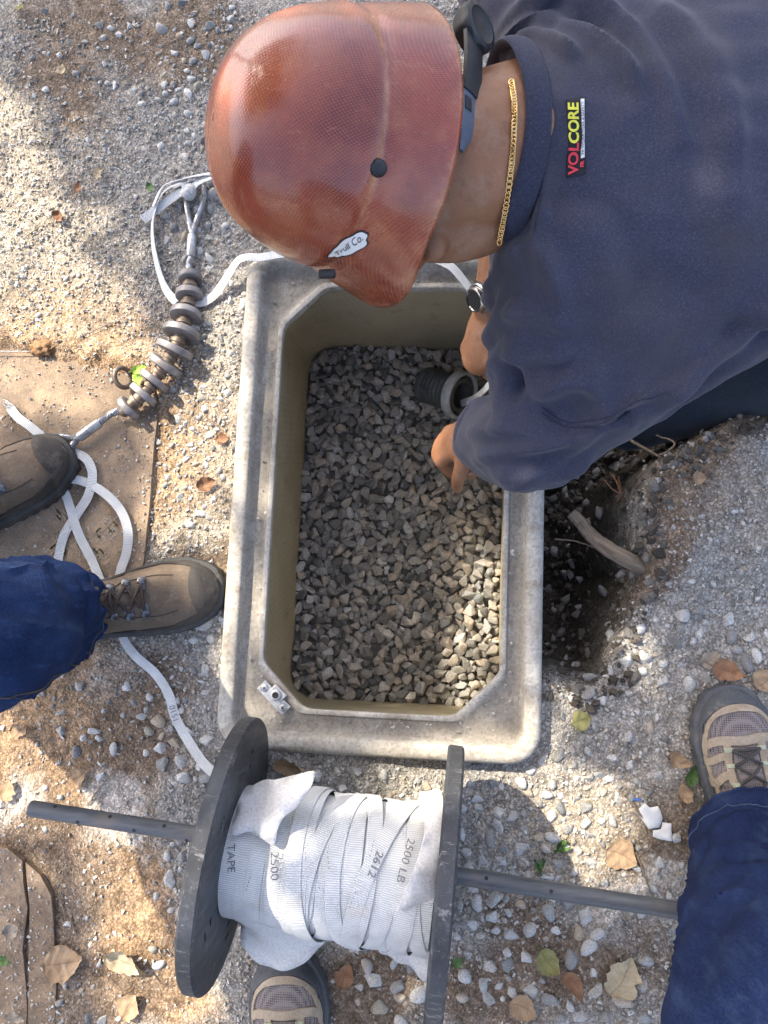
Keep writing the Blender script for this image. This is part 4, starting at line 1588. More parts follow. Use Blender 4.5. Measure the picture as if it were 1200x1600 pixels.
# folds
FOLDS = [([(757, 14), (836, 10), (920, 42), (976, 103), (1013, 163), (1050, 250)], .0075, .013, .50), ([(770, 33), (836, 37), (900, 80), (957, 140), (995, 196)], .0065, .011, .50),
         ([(780, 52), (836, 66), (872, 108), (900, 140)], .0050, .009, .5), ([(846, 60), (900, 60), (960, 110)], -.004, .012, .5), ([(840, 250), (848, 330), (835, 390)], .004, .009, .48),
         ([(1000, 0), (1060, 60), (1120, 160), (1150, 260)], .0045, .018, .53), ([(800, 628), (900, 605), (968, 650), (1000, 640)], .0075, .013, .36), ([(745, 655), (825, 678), (930, 655), (1000, 620)], .0065, .011, .30),
         ([(748, 705), (850, 700), (965, 655), (1060, 590)], .0075, .013, .28), ([(762, 733), (850, 735), (925, 680)], .006, .010, .27), ([(780, 752), (865, 748), (920, 715)], .005, .008, .26),
         ([(785, 588), (797, 632), (826, 648)], -.010, .011, .30), ([(845, 641), (883, 660), (940, 660), (980, 642), (1023, 632)], -.0040, .006, .34), ([(1190, 490), (1110, 560), (1020, 630)], .008, .013, .38),
         ([(1200, 520), (1130, 580), (1040, 650)], -.006, .010, .36), ([(790, 430), (830, 440), (880, 520)], .005, .012, .40), ([(785, 520), (810, 540), (870, 560)], .006, .010, .33), ([(780, 570), (812, 590), (880, 590)], .006, .009, .32),
         ([(940, 380), (1000, 460), (1080, 500)], .003, .022, .5), ([(1100, 60), (1150, 200), (1160, 330)], .003, .022, .54)]
disp = np.zeros(len(sV))
for pts, amp, wid, zz in FOLDS:
    P = spline([at(x, y, zz) for x, y in pts], 60)
    tt = np.linspace(0, 1, 60)
    d2 = ((sV[:, None, :2] - P[None, :, :2]) ** 2).sum(-1)
    k = d2.argmin(1); d = np.sqrt(d2[np.arange(len(sV)), k])
    fade = np.minimum(1, 4 * np.minimum(tt[k] + .08, 1.08 - tt[k]))
    vary = 1 + .35 * np.sin(tt[k] * 9 + amp * 4000)
    disp += 2.1 * amp * fade * vary * np.exp(-(d / (wid * .78)) ** 2) * np.clip(sN[:, 2] * 2.6 + .35, 0, 1)
for i in range(len(sV)):
    v = Vector(sV[i])
    disp[i] += mnoise.noise(v * 7) * .005 + mnoise.noise(Vector((v.x * 22, v.y * 34, v.z * 26))) * .0034 + .0030 * mnoise.noise(Vector((v.x * 10 + v.y * 9, v.x * 3, v.z * 30 + v.y * 16))) * (1.6 if v.z < .36 else .8) + mnoise.noise(v * 60) * .0006
xa, xb = at(740, 500, .3).x, at(800, 500, .3).x
mk = sstep(xb, xa, sV[:, 0]) * sstep(at(0, 620, .3).y, at(0, 590, .3).y, sV[:, 1]) * (sV[:, 1] < at(0, 385, .3).y)
disp += .0075 * mk * np.sin(sV[:, 1] * 2 * np.pi / .048 + .8 * np.sin(sV[:, 1] * 60))
sV = sV + sN * disp[:, None]
sweat = add('sweatshirt', (sV, sF), M_SHIRT, worker)
sbv = BVHTree.FromPolygons([tuple(v) for v in sV], [tuple(int(q_) for q_ in f) for f in sF])


def on_shirt(p, off=0.0):
    h = sbv.ray_cast(Vector((p[0], p[1], 1.0)), Vector((0, 0, -1)))
    if h[0] is None:
        return Vector((p[0], p[1], .5))
    return h[0] + h[1] * off


# ribbed collar round the neck
M_RIB = fabric('navy_rib', (.020, .022, .038), (.040, .044, .072), (.075, .08, .115))
rc = Ra(798, 228, .452)
cn = Vector((.93, .10, -.16)).normalized(); ce1 = Vector((0, 1, 0)); ce1 = (ce1 - cn * ce1.dot(cn)).normalized(); ce2 = cn.cross(ce1)
ring = []
for k in range(72):
    a = 2 * math.pi * k / 72
    bow = -.020 * max(0, -math.cos(a)) ** 2 - .004 * max(0, math.cos(a)) + .004
    ring.append(rc + ce1 * (.106 * math.cos(a)) + ce2 * (.090 * math.sin(a)) + cn * bow)
add('collar', tube(ring, .0135, 14, .0038, np.array([tuple((p - rc)) for p in ring]), closed=True), M_RIB, sweat)
ring2 = [rc + (p - rc) * 1.10 + cn * .024 for p in ring]
# cuff and stitched seams
sm_ = []
def seam(pts, zz, r=.0007, off=.0006):
    P = spline([at(x, y, zz) for x, y in pts], 40)
    add('seam', tube([on_shirt(p, off) for p in P], r, 5), M_RIB, sweat)
seam([(845, 641), (883, 662), (940, 664), (980, 645), (1023, 634)], .34)
seam([(843, 648), (881, 669), (938, 671), (978, 652)], .34)
seam([(833, 90), (843, 150), (845, 230), (846, 300), (838, 350)], .5)
cf = []
for k in range(36):
    a = 2 * math.pi * k / 36
    cf.append(0)
cdir = (lw - Ra(800, 688, .19)).normalized()
cc = lw - cdir * .028
c1 = cdir.cross(Vector((0, 0, 1))).normalized(); c2 = c1.cross(cdir)
cring = [cc + c1 * .050 * math.cos(2 * math.pi * k / 40) + c2 * .046 * math.sin(2 * math.pi * k / 40) for k in range(40)]
add('cuff', tube(cring, .016, 10, .006, np.array([tuple(p - cc) for p in cring]), closed=True), M_RIB, sweat)

# woven label between the shoulders
M_LBL = simple('label_black', (.012, .013, .018), .75, 0, .3, 300, .3)
M_RED = simple('label_red', (.55, .035, .055), .6); M_YEL = simple('label_yellow', (.62, .60, .06), .6); M_WHT = simple('label_white', (.70, .70, .70), .6)
l0 = at(906, 266, .53); l1 = at(896, 155, .53)
lc = (l0 + l1) / 2; lx = (l1 - l0); LL = lx.length * .86; lx.normalize(); ly = Vector((-lx.y, lx.x, 0))


def onlab(x, y, off):
    return on_shirt(lc + lx * x + ly * y, off)


lab = add('label', patch(onlab, [(-LL / 2, -.0092), (LL / 2, -.0092), (LL / 2, .0092), (-LL / 2, .0092)], .004, .0014, -.001), M_LBL, sweat, False)


def labtext(s, size, x, y, m, name, shear=.25, bold=.0, sx=1.0):
    tv, tf = text_mesh(s, size, shear, bold)
    tv[:, 0] *= sx
    tv = tv - np.array([(tv[:, 0].max() + tv[:, 0].min()) / 2, 0, 0])
    add(name, (np.array([onlab(a + x, b + y, .0034) for a, b in zip(tv[:, 0], tv[:, 1])]), tf), m, lab, False)


labtext('VOL', .0130, -.0186, .0020, M_RED, 'red_lettering', .2, .0004, 1.0)
labtext('CORE', .0130, .0110, .0020, M_YEL, 'yellow_lettering', .2, .0004, 1.0)
add('white_strip', patch(onlab, [(-.019, -.0080), (.030, -.0080), (.030, -.0045), (-.019, -.0045)], .003, .0026, .001), M_WHT, lab, False)
labtext('FR WORKWEAR & SAFETY', .0037, .0055, -.0061, M_LBL, 'strip_lettering', 0, 0, 1.0)
labtext('FR', .0046, -.0240, -.0061, M_RED, 'red_lettering', .1, .0002, 1.0)

# jeans
M_DEN_D = fabric('dark_denim', (.008, .012, .019), (.022, .031, .045), (.045, .06, .08), (.030, .036, .042))
jn = []
jn.append(capsule([Ra(1700, 290, .24), Ra(1330, 500, .12), Ra(1130, 575, .0), Ra(990, 640, -.10)], [.12, .105, .092, .075], 20))
jn.append(capsule([Ra(1700, 100, .24), Ra(1420, 60, .05), Ra(1150, 120, -.12)], [.12, .10, .075], 20))
jn.append(capsule([Ra(1000, 630, -.10), Ra(1300, 600, -.24), Ra(1600, 530, -.30)], [.072, .065, .06], 20))
jn.append(capsule([Ra(1150, 120, -.12), Ra(1400, 140, -.25), Ra(1600, 160, -.30)], [.07, .065, .06], 20))
jn.append(ellipsoid(Ra(1700, 200, .25), np.eye(3), .17, .2, .14))
jV, jF, jN = fuse(jn, .008, 6)
for i in range(len(jV)):
    v = Vector(jV[i]); jV[i] += jN[i] * (mnoise.noise(v * 9) * .009 + mnoise.noise(Vector((v.x * 40, v.y * 18, v.z * 24))) * .0035)
add('jeans', (jV, jF), M_DEN_D, worker)
for q_ in ((1620, 520, -.31), (1620, 160, -.31)):
    b0 = Ra(*q_)
    bt = add('boot', fuse([capsule([b0 + Vector((-.02, 0, 0)), b0 + Vector((.08, 0, .01)), b0 + Vector((.26, .01, -.01))], [.05, .045, .04], 14)], .008, 4)[:2], M_BLKPL, worker)

# gold chain at the neck
t = NT('gold', .26, 1.0, .5); t.base((.66, .42, .17)); M_GOLD = t.m
chain = empty('gold_chain', at(800, 270, .5), 'gold curb chain round the neck of the bending worker', 'necklace')
bbv = BVHTree.FromPolygons([tuple(v) for v in bV], [tuple(int(q_) for q_ in f) for f in bF])
CP = spline([at(x, y, .5) for x, y in ((794, 172), (798, 205), (798, 240), (796, 280), (791, 320), (784, 352))], 40)
link_me = None
pts = []
for p in CP:
    h = bbv.ray_cast(Vector((p[0], p[1], 1)), Vector((0, 0, -1)))
    q_ = (h[0] if h[0] is not None else Vector((p[0], p[1], .5))) + Vector((0, 0, .0035))
    if pts and q_.z < pts[-1].z - .0045:
        q_.z = pts[-1].z - .0040
    pts.append(q_)
lr = []
for k in range(16):
    a = 2 * math.pi * k / 16
    lr.append((.0038 * math.cos(a), .0026 * math.sin(a), 0))
lv, lf, _ = tube([Vector(p) for p in lr], .0010, 7, closed=True)
lme = mesh_from('link', lv, lf); lme.materials.append(M_GOLD)
for i in range(len(pts)):
    a = pts[max(i - 1, 0)]; b = pts[min(i + 1, len(pts) - 1)]
    d = (b - a).normalized(); o = bpy.data.objects.new('link', lme); COL.objects.link(o); o.parent = chain
    up = Vector((.35, 0, .94)); up = (up - d * up.dot(d)).normalized(); sd = up.cross(d)
    tw = Matrix.Rotation(.55 + .5 * math.sin(i * .7), 3, 'X')
    M3 = Matrix((d, sd, up)).transposed() @ tw
    o.matrix_local = Matrix.LocRotScale(pts[i] - chain.location, M3, None)

# watch with a steel case and black strap on the far wrist
M_STEEL = simple('polished_steel', (.62, .62, .62), .18, 1.0, .1, 60)
M_DIAL = simple('dial_black', (.012, .012, .014), .6)
watch = empty('wrist_watch', rw, 'steel watch with a black strap on the wrist over the vault', 'watch')
wd = (rw - Ra(787, 410, .145)).normalized(); wc = rw - wd * .020
w1_ = wd.cross(Vector((0, 0, 1))).normalized(); w2_ = w1_.cross(wd)
wr = [wc + w1_ * .0335 * math.cos(2 * math.pi * k / 48) + w2_ * .0325 * math.sin(2 * math.pi * k / 48) for k in range(48)]
add('strap', tube(wr, .011, 10, .0025, np.array([tuple(p - wc) for p in wr]), closed=True), M_BLKPL, watch)
fd = (w2_ * .35 - w1_ * .1 + Vector((-.80, -.25, .1))).normalized()
fc_ = wc + fd * .033
case = add('case', lathe(fc_, fd, [(-.002, .0185), (.005, .0195), (.009, .0185), (.0095, .0165), (.0075, .0155)], 36), M_STEEL, watch)
add('dial', lathe(fc_, fd, [(.0060, .0148), (.0082, .0148)], 30), M_DIAL, case)
add('lug_ring', tube([fc_ + Vector(fd.cross(w1_)).normalized() * .0215 * math.cos(a) + Vector(fd.cross(fd.cross(w1_))).normalized() * .0215 * math.sin(a) for a in np.linspace(0, 2 * math.pi, 30, endpoint=False)], .0018, 8, closed=True), M_STEEL, case)

# ================================================================== boots, shoes and trouser legs
def shoe_fn(heel, toe, z0, L, ball, waist, heelw, toe_h, ankle_h, flare=0.0, bend=0.0, toe_p=2.6):
    """S(u,v,off): u 0 heel..1 toe, v -1..1 across over the top (outer edges at the sole)"""
    heel = Vector(heel); toe = Vector(toe)
    d = (toe - heel); d.z = 0; d.normalize(); s = Vector((-d.y, d.x, 0))

    def half(u):
        b = np.interp(u, [0, .08, .2, .42, .58, .74, .86, 1.0], [heelw * .9, heelw, heelw, waist, waist + .6 * (ball - waist), ball, ball * .93, ball * .70])
        e = 1.0
        if u > .80:
            q = (u - .80) / .20; e *= max(1 - q ** toe_p, 0) ** (1 / 2.2)
        if u < .10:
            q = (.10 - u) / .10; e *= max(1 - q ** 2.2, 0) ** .5
        return b * e

    def high(u):
        h = np.interp(u, [0, .06, .28, .40, .52, .66, .80, .92, 1.0], [ankle_h * .92, ankle_h, ankle_h * .98, ankle_h * .84, ankle_h * .66, ankle_h * .53, toe_h * 1.02, toe_h * .92, toe_h * .60])
        return h

    def P(u, v):
        a = v * math.pi / 2
        w = half(u); h = high(u)
        sv = math.copysign(abs(math.sin(a)) ** .80, a)
        cz = max(math.cos(a), 0) ** .62
        c = heel + d * (u * L) + s * (bend * math.sin(u * math.pi))
        taper = 1 - .22 * cz * (1 if u < .55 else .4)
        p = c + s * (w * sv * taper)
        p.z = z0 + .024 + (h - .024) * cz
        return p

    def S(u, v, off=0.0):
        p = P(u, v)
        if off:
            e = .004
            u0, u1 = max(u - e, 0), min(u + e, 1); v0, v1 = max(v - e * 2, -1), min(v + e * 2, 1)
            n = (P(u1, v) - P(u0, v)).cross(P(u, v1) - P(u, v0))
            if n.length > 1e-12:
                p = p + n.normalized() * off
        return p
    S.half = half; S.d = d; S.s = s; S.heel = heel; S.L = L; S.bend = bend; S.z0 = z0
    return S


def shoe_grid(S, nu=64, nv=36, u1=1.0, off=0.0):
    us = 1 - (1 - np.linspace(0, 1, nu)) ** 1.35
    us = us * u1
    V = [tuple(S(u, v, off)) for u in us for v in np.linspace(-1, 1, nv)]
    F = [(i * nv + j, i * nv + j + 1, (i + 1) * nv + j + 1, (i + 1) * nv + j)[::-1] for i in range(nu - 1) for j in range(nv - 1)]
    return np.array(V), F


def shoe_sole(S, grow_, z_hi, z_lo, lug=.0, n=90):
    us = np.concatenate([1 - (1 - np.linspace(0, 1, n)) ** 1.6, (1 - (1 - np.linspace(0, 1, n)) ** 1.6)[::-1]])
    sd = np.concatenate([np.ones(n), -np.ones(n)])
    ctr = S.heel + S.d * (S.L * .5)
    loops = []
    prof = [(0, z_hi), (grow_, z_hi - .003), (grow_ * 1.2, z_hi * .6), (grow_ * .9, z_lo + .004), (grow_ * .5, z_lo)]
    V, F = [], []
    m = 2 * n
    for g, z in prof:
        for k in range(m):
            c = S.heel + S.d * (us[k] * S.L) + S.s * (S.bend * math.sin(us[k] * math.pi))
            p = c + S.s * (S.half(us[k]) * sd[k])
            o = p - ctr
            gg = g + (lug * (1 if (k // 3) % 2 else 0) if z < z_hi * .5 else 0)
            o = S.s * (math.copysign(1, sd[k]) * gg * (1 if .02 < us[k] < .985 else .4)) + S.d * (gg * (1 if us[k] > .9 else (-1 if us[k] < .06 else 0)) * min(1, abs(us[k] - .9) * 14 if us[k] > .9 else 1))
            q = p + o
            V.append((q.x, q.y, S.z0 + z))
    for i in range(len(prof) - 1):
        for k in range(m):
            F.append((i * m + k, i * m + (k + 1) % m, (i + 1) * m + (k + 1) % m, (i + 1) * m + k))
    F.append(tuple(range(m))[::-1]); F.append(tuple((len(prof) - 1) * m + k for k in range(m)))
    return np.array(V), F


def leather(name, lo, hi, dust, rough=.7):
    t = NT(name, rough, 0, .3)
    n1 = t.noise(20, 6); n2 = t.noise(260, 5)
    c = t.mix(t.ramp(n1, [(.32, 0.0), (.68, 1.0)]), lo, hi)
    c = t.mix(t.ramp(t.noise(45, 7, None, .7), [(.52, 0.0), (.72, .7)]), c, dust)
    c = t.mix(.5, c, t.mix(1.0, c, t.ramp(n2, [(.3, .7), (.7, 1.3)]), 'MULTIPLY'))
    t.base(c)
    b_ = t.bump(n2, .25, .0008)
    t.bump(t.noise(60, 4), .3, .002, b_)
    return t.m


M_NUB = leather('brown_nubuck', (.105, .078, .055), (.165, .124, .088), (.22, .178, .13), .8)
M_RAND = leather('scuffed_rand', (.030, .027, .025), (.066, .058, .050), (.155, .125, .092), .65)
M_RUB = leather('dusty_black_rubber', (.030, .030, .030), (.060, .058, .055), (.13, .115, .095), .6)
M_LACE = simple('brown_lace', (.042, .029, .023), .8, 0, .4, 900, .5)
M_EYE = simple('dark_steel_eyelet', (.12, .12, .125), .3, .9, .3, 90)
t = NT('denim', .9, 0, .12)
tw = t.wave(180, t.co(), 1.5, 'DIAGONAL', 2); f = t.noise(420, 4); f2 = t.noise(12, 6)
c = t.mix(t.ramp(f2, [(.3, 0.0), (.72, 1.0)]), (.008, .016, .050), (.020, .041, .108))
c = t.mix(.55, c, t.mix(1.0, c, t.ramp(f, [(.3, .45), (.7, 1.7)]), 'MULTIPLY'))
c = t.mix(t.ramp(t.noise(1, 5, t.scale(t.co(), (60, 60, 14)), .7), [(.56, 0.0), (.76, .55)]), c, (.05, .095, .22))
t.base(c)
bb = t.bump(tw, .2, .0006); t.bump(f, .35, .0008, bb)
M_DENIM = t.m
t = NT('dark_blue_denim', .9, 0, .12)
f = t.noise(420, 4); f2 = t.noise(9, 6)
c = t.mix(t.ramp(f2, [(.3, 0.0), (.7, 1.0)]), (.006, .010, .034), (.017, .029, .082))
c = t.mix(.55, c, t.mix(1.0, c, t.ramp(f, [(.3, .45), (.7, 1.7)]), 'MULTIPLY'))
c = t.mix(t.ramp(t.noise(1, 5, t.scale(t.co(), (50, 50, 14)), .7), [(.52, 0.0), (.74, .55)]), c, (.035, .06, .115))
t.base(c); t.bump(f, .35, .0008)
M_DENIM2 = t.m
M_THREAD = simple('gold_thread', (.10, .075, .055), .8)
M_THREADB = simple('blue_thread', (.05, .075, .14), .8)


def hiking_boot(owner, heel, toe, z0):
    heel = Vector(heel); toe = Vector(toe)
    L = (Vector((toe.x, toe.y, 0)) - Vector((heel.x, heel.y, 0))).length
    S = shoe_fn(heel, toe, z0, L, .0535, .042, .038, .062, .155, toe_p=2.9)
    boot = add('boot', shoe_grid(S, 80, 44), M_NUB, owner)
    add('sole', shoe_sole(S, .0065, .028, 0.0, .0022), M_RUB, boot)
    # rubber rand round the toe
    top_ = [(.872 + .030 * abs(v), v) for v in np.linspace(-.62, .62, 15)]
    rand_ = [(.40, -.99)] + [(.60, -.86), (.74, -.80)] + [(.82 , -.70)] + top_ + [(.82, .70), (.74, .80), (.60, .86), (.40, .99)] + [(.995 - .0 * abs(v), v) for v in (.98, .5, .0, -.5, -.98)]
    add('toe_rand', patch(S, rand_, .022, .0022, .0002), M_RAND, boot)
    # tongue
    tg = [(.38, -.17), (.56, -.17), (.665, -.145), (.690, 0), (.665, .145), (.56, .17), (.38, .17)]
    add('tongue', patch(S, tg, .025, .0016, 0.0), leather('brown_tongue', (.075, .055, .04), (.12, .09, .065), (.18, .14, .10)), boot)
    eye = []
    rows = [.655, .585, .515, .450, .39]
    for k, u in enumerate(rows):
        for s in (-1, 1):
            v = s * (.23 + .012 * k)
            p = S(u, v, .002); q = S(u, v, .010); n = (q - p).normalized()
            fw = S.d; sd = n.cross(fw)
            e = np.array([sd[:], (n.cross(sd))[:], n[:]]).T
            tab = join(box(p + n * .001, e, .024, .013, .0038, .0015), lathe(p + sd * (.004 * s), n, [(.001, .0068), (.0048, .0062), (.0060, .0042)], 14))
            add('eyelet', tab, M_EYE, boot)
            eye.append((u, s, p + n * .005 + sd * (-.002 * s)))
    lc = []
    for k in range(len(rows) - 1):
        A = eye[2 * k]; B = eye[2 * k + 1]; C_ = eye[2 * k + 2]; D_ = eye[2 * k + 3]
        for a, b in ((A, D_), (B, C_)):
            m = (a[2] + b[2]) / 2 + Vector((0, 0, .006))
            lc.append(tube(spline([a[2], m, b[2]], 14), .0026, 7))
    lc.append(tube(spline([eye[0][2], (eye[0][2] + eye[1][2]) / 2 + Vector((0, 0, .004)), eye[1][2]], 10), .0026, 7))
    for k in (2, 3):
        lc.append(tube(spline([eye[2 * k][2], (eye[2 * k][2] + eye[2 * k + 1][2]) / 2 + Vector((0, 0, .007)), eye[2 * k + 1][2]], 10), .0025, 7))
    add('laces', join(*lc), M_LACE, boot)
    # stitched seam lines on both sides
    st = []
    for s in (-1, 1):
        P = [S(u, s * v, .0006) for u, v in zip(np.linspace(.30, .80, 26), np.interp(np.linspace(.30, .80, 26), [.3, .5, .7, .8], [.40, .36, .40, .34]))]
        st.append(tube(P, .0007, 5))
    add('stitching', join(*st), M_LACE, boot)
    return boot, S


def trouser(owner, pts, rads, hem, hem_r, m, name='trouser_leg', seed=0, folds=.015, thread=None, dir_=None, seam_ang=1.2):
    """one trouser leg from the hem upwards"""
    nseg, nr = 130, 96
    P = spline([hem] + list(pts), nseg)
    R = np.interp(np.linspace(0, len(pts), nseg), range(len(pts) + 1), [hem_r] + list(rads))
    T, N, B = frames(P, np.array([1.0, .2, .1]) if dir_ is None else np.array(dir_))
    Lc = np.concatenate([[0], np.cumsum(np.linalg.norm(np.diff(P, axis=0), axis=1))])
    V = []
    rr = np.random.default_rng(seed)
    ph = rr.uniform(0, 6, 4)
    for i in range(nseg):
        stack = math.exp(-(Lc[i] / .16) ** 2)
        for j in range(nr):
            a = 2 * math.pi * j / nr
            r = R[i]
            # stacked folds near the hem, long drapes above
            r += folds * stack * math.sin(Lc[i] * 95 + 1.7 * math.sin(a + ph[0]) + ph[1]) * (.55 + .45 * math.sin(a * 2 + ph[2])) * min(1, Lc[i] / .03)
            r += folds * .55 * mnoise.noise(Vector((math.cos(a) * 1.4 + seed, math.sin(a) * 1.4, Lc[i] * 6)))
            r += folds * .5 * mnoise.noise(Vector((math.cos(a + Lc[i] * 5) * 2.6 + seed, math.sin(a + Lc[i] * 5) * 2.6, Lc[i] * 3)))
            r += folds * .28 * mnoise.noise(Vector((math.cos(a) * 5 + seed, math.sin(a) * 5, Lc[i] * 24 + 2 * math.sin(a))))
            rn = mnoise.noise(Vector((math.cos(a + Lc[i] * 3) * 1.7 + seed * 2, math.sin(a + Lc[i] * 3) * 1.7, Lc[i] * 7)))
            r += .0055 * max(0, 1 - abs(rn) / .10) * min(1, Lc[i] / .07)
            p = P[i] + (B[i] * math.cos(a) + N[i] * math.sin(a)) * r
            V.append(p)
    V = np.array(V)
    F = [(i * nr + j, (i + 1) * nr + j, (i + 1) * nr + (j + 1) % nr, i * nr + (j + 1) % nr) for i in range(nseg - 1) for j in range(nr)]
    F.append(tuple((nseg - 1) * nr + j for j in range(nr)))
    leg = add(name, (V, F), m, owner)
    so = leg.modifiers.new('cloth', 'SOLIDIFY'); so.thickness = .0022; so.offset = -1
    # hem roll, its stitch line and the side seam
    add('hem', tube(V[nr:2 * nr], .0028, 8, closed=True), m, leg)
    if thread is not None:
        add('hem_stitch', tube([V[6 * nr + j] + (V[6 * nr + j] - P[6]) * .004 for j in range(nr)], .0008, 5, closed=True), thread, leg)
        j0 = int(seam_ang / (2 * math.pi) * nr) % nr
        add('side_seam', join(tube([V[i * nr + j0] + (V[i * nr + j0] - P[i]) * .006 for i in range(nseg)], .0011, 5), tube([V[i * nr + j0 + 2] + (V[i * nr + j0 + 2] - P[i]) * .004 for i in range(nseg)], .0006, 5)), thread, leg)
    return leg


# the left person: two boots, one trouser leg in the picture
helper_ = empty('person', at(40, 860, 0), 'left person in blue jeans and brown hiking boots standing by the rusty plate', 'person')
b1h = at(38, 975, .03); b1t = at(345, 914, .03)
b1t = at(343, 916, .03)
d_ = (b1t - b1h).normalized(); b1h = b1t - d_ * .300
BB1, S1 = hiking_boot(helper_, b1h, b1t, .008)
b2t = at(108, 704, .03); b2h = at(-160, 872, .03)
d_ = (b2t - b2h).normalized(); b2h = b2t - d_ * .300
BB2, S2 = hiking_boot(helper_, b2h, b2t, PZ)
hipL = [at(-75, 1010, .30), at(-330, 1010, .55), at(-560, 1000, .82)]
trouser(helper_, [at(40, 976, .20), at(-50, 1000, .34), Vector((-.74, -.04, .55)), Vector((-.78, .02, .86))], [.083, .092, .098, .105], at(98, 958, .098), .072, M_DENIM, seed=3, folds=.017, thread=M_THREAD, dir_=(.35, 1.0, .2), seam_ang=3.6)
hb2 = S2(.20, 0, .0); hb2.z = .10
trouser(helper_, [hb2 + Vector((-.02, -.01, .12)), hb2 + Vector((-.05, -.03, .26)), Vector((-.86, .13, .60)), Vector((-.86, .12, .86))], [.083, .088, .095, .105], hb2, .072, M_DENIM, seed=8, folds=.017, thread=M_THREAD, dir_=(.35, 1.0, .2), seam_ang=3.6)
body_parts = []
for pts in ([at(98, 958, .07), at(40, 976, .20), at(-50, 1000, .34), Vector((-.74, -.04, .55)), Vector((-.78, .02, .86))], [hb2 + Vector((0, 0, -.02)), hb2 + Vector((-.05, -.03, .26)), Vector((-.86, .13, .60)), Vector((-.86, .12, .86))]):
    body_parts.append(capsule(pts, np.linspace(.038, .08, len(pts)), 14))
body_parts.append(ellipsoid((-.82, .07, .90), np.eye(3), .10, .15, .10))
add('body', fuse(body_parts, .008, 5)[:2], M_SKIN, helper_)
add('seat_of_jeans', fuse([ellipsoid((-.82, .07, .91), np.eye(3), .115, .17, .11), capsule([(-.78, .02, .80), (-.80, .03, .90)], [.108, .11], 18), capsule([(-.86, .12, .80), (-.85, .11, .90)], [.108, .11], 18)], .008, 5)[:2], M_DENIM, helper_)

# ------------------------------------------------------------------ the person holding the camera: two walking shoes and the right trouser leg
M_MESH = None
t = NT('shoe_mesh', .85, 0, .2)
vv = t.voro(330, t.scale(t.co(), (1.0, 1.0, 1.0)), 'Distance', 'F1', .12)
c = t.mix(t.ramp(vv, [(.25, 0.0), (.55, 1.0)]), (.060, .050, .052), (.21, .185, .18))
c = t.mix(t.ramp(t.noise(50, 5), [(.5, 0.0), (.75, .5)]), c, (.26, .22, .18))
t.base(c); t.bump(vv, .5, .001)
M_MESH = t.m
M_SUEDE = leather('tan_suede', (.27, .215, .155), (.36, .295, .215), (.44, .38, .30), .85)
M_GRUB = leather('grey_rubber', (.055, .060, .068), (.095, .10, .11), (.20, .18, .155), .75)
M_DLACE = simple('black_speckled_lace', (.05, .048, .045), .8, 0, .9, 1500, .5)
M_LOOP = simple('pale_lace_loop', (.36, .38, .27), .7, 0, .3, 200)


def mirror(poly):
    return [(u, -v) for u, v in poly][::-1]


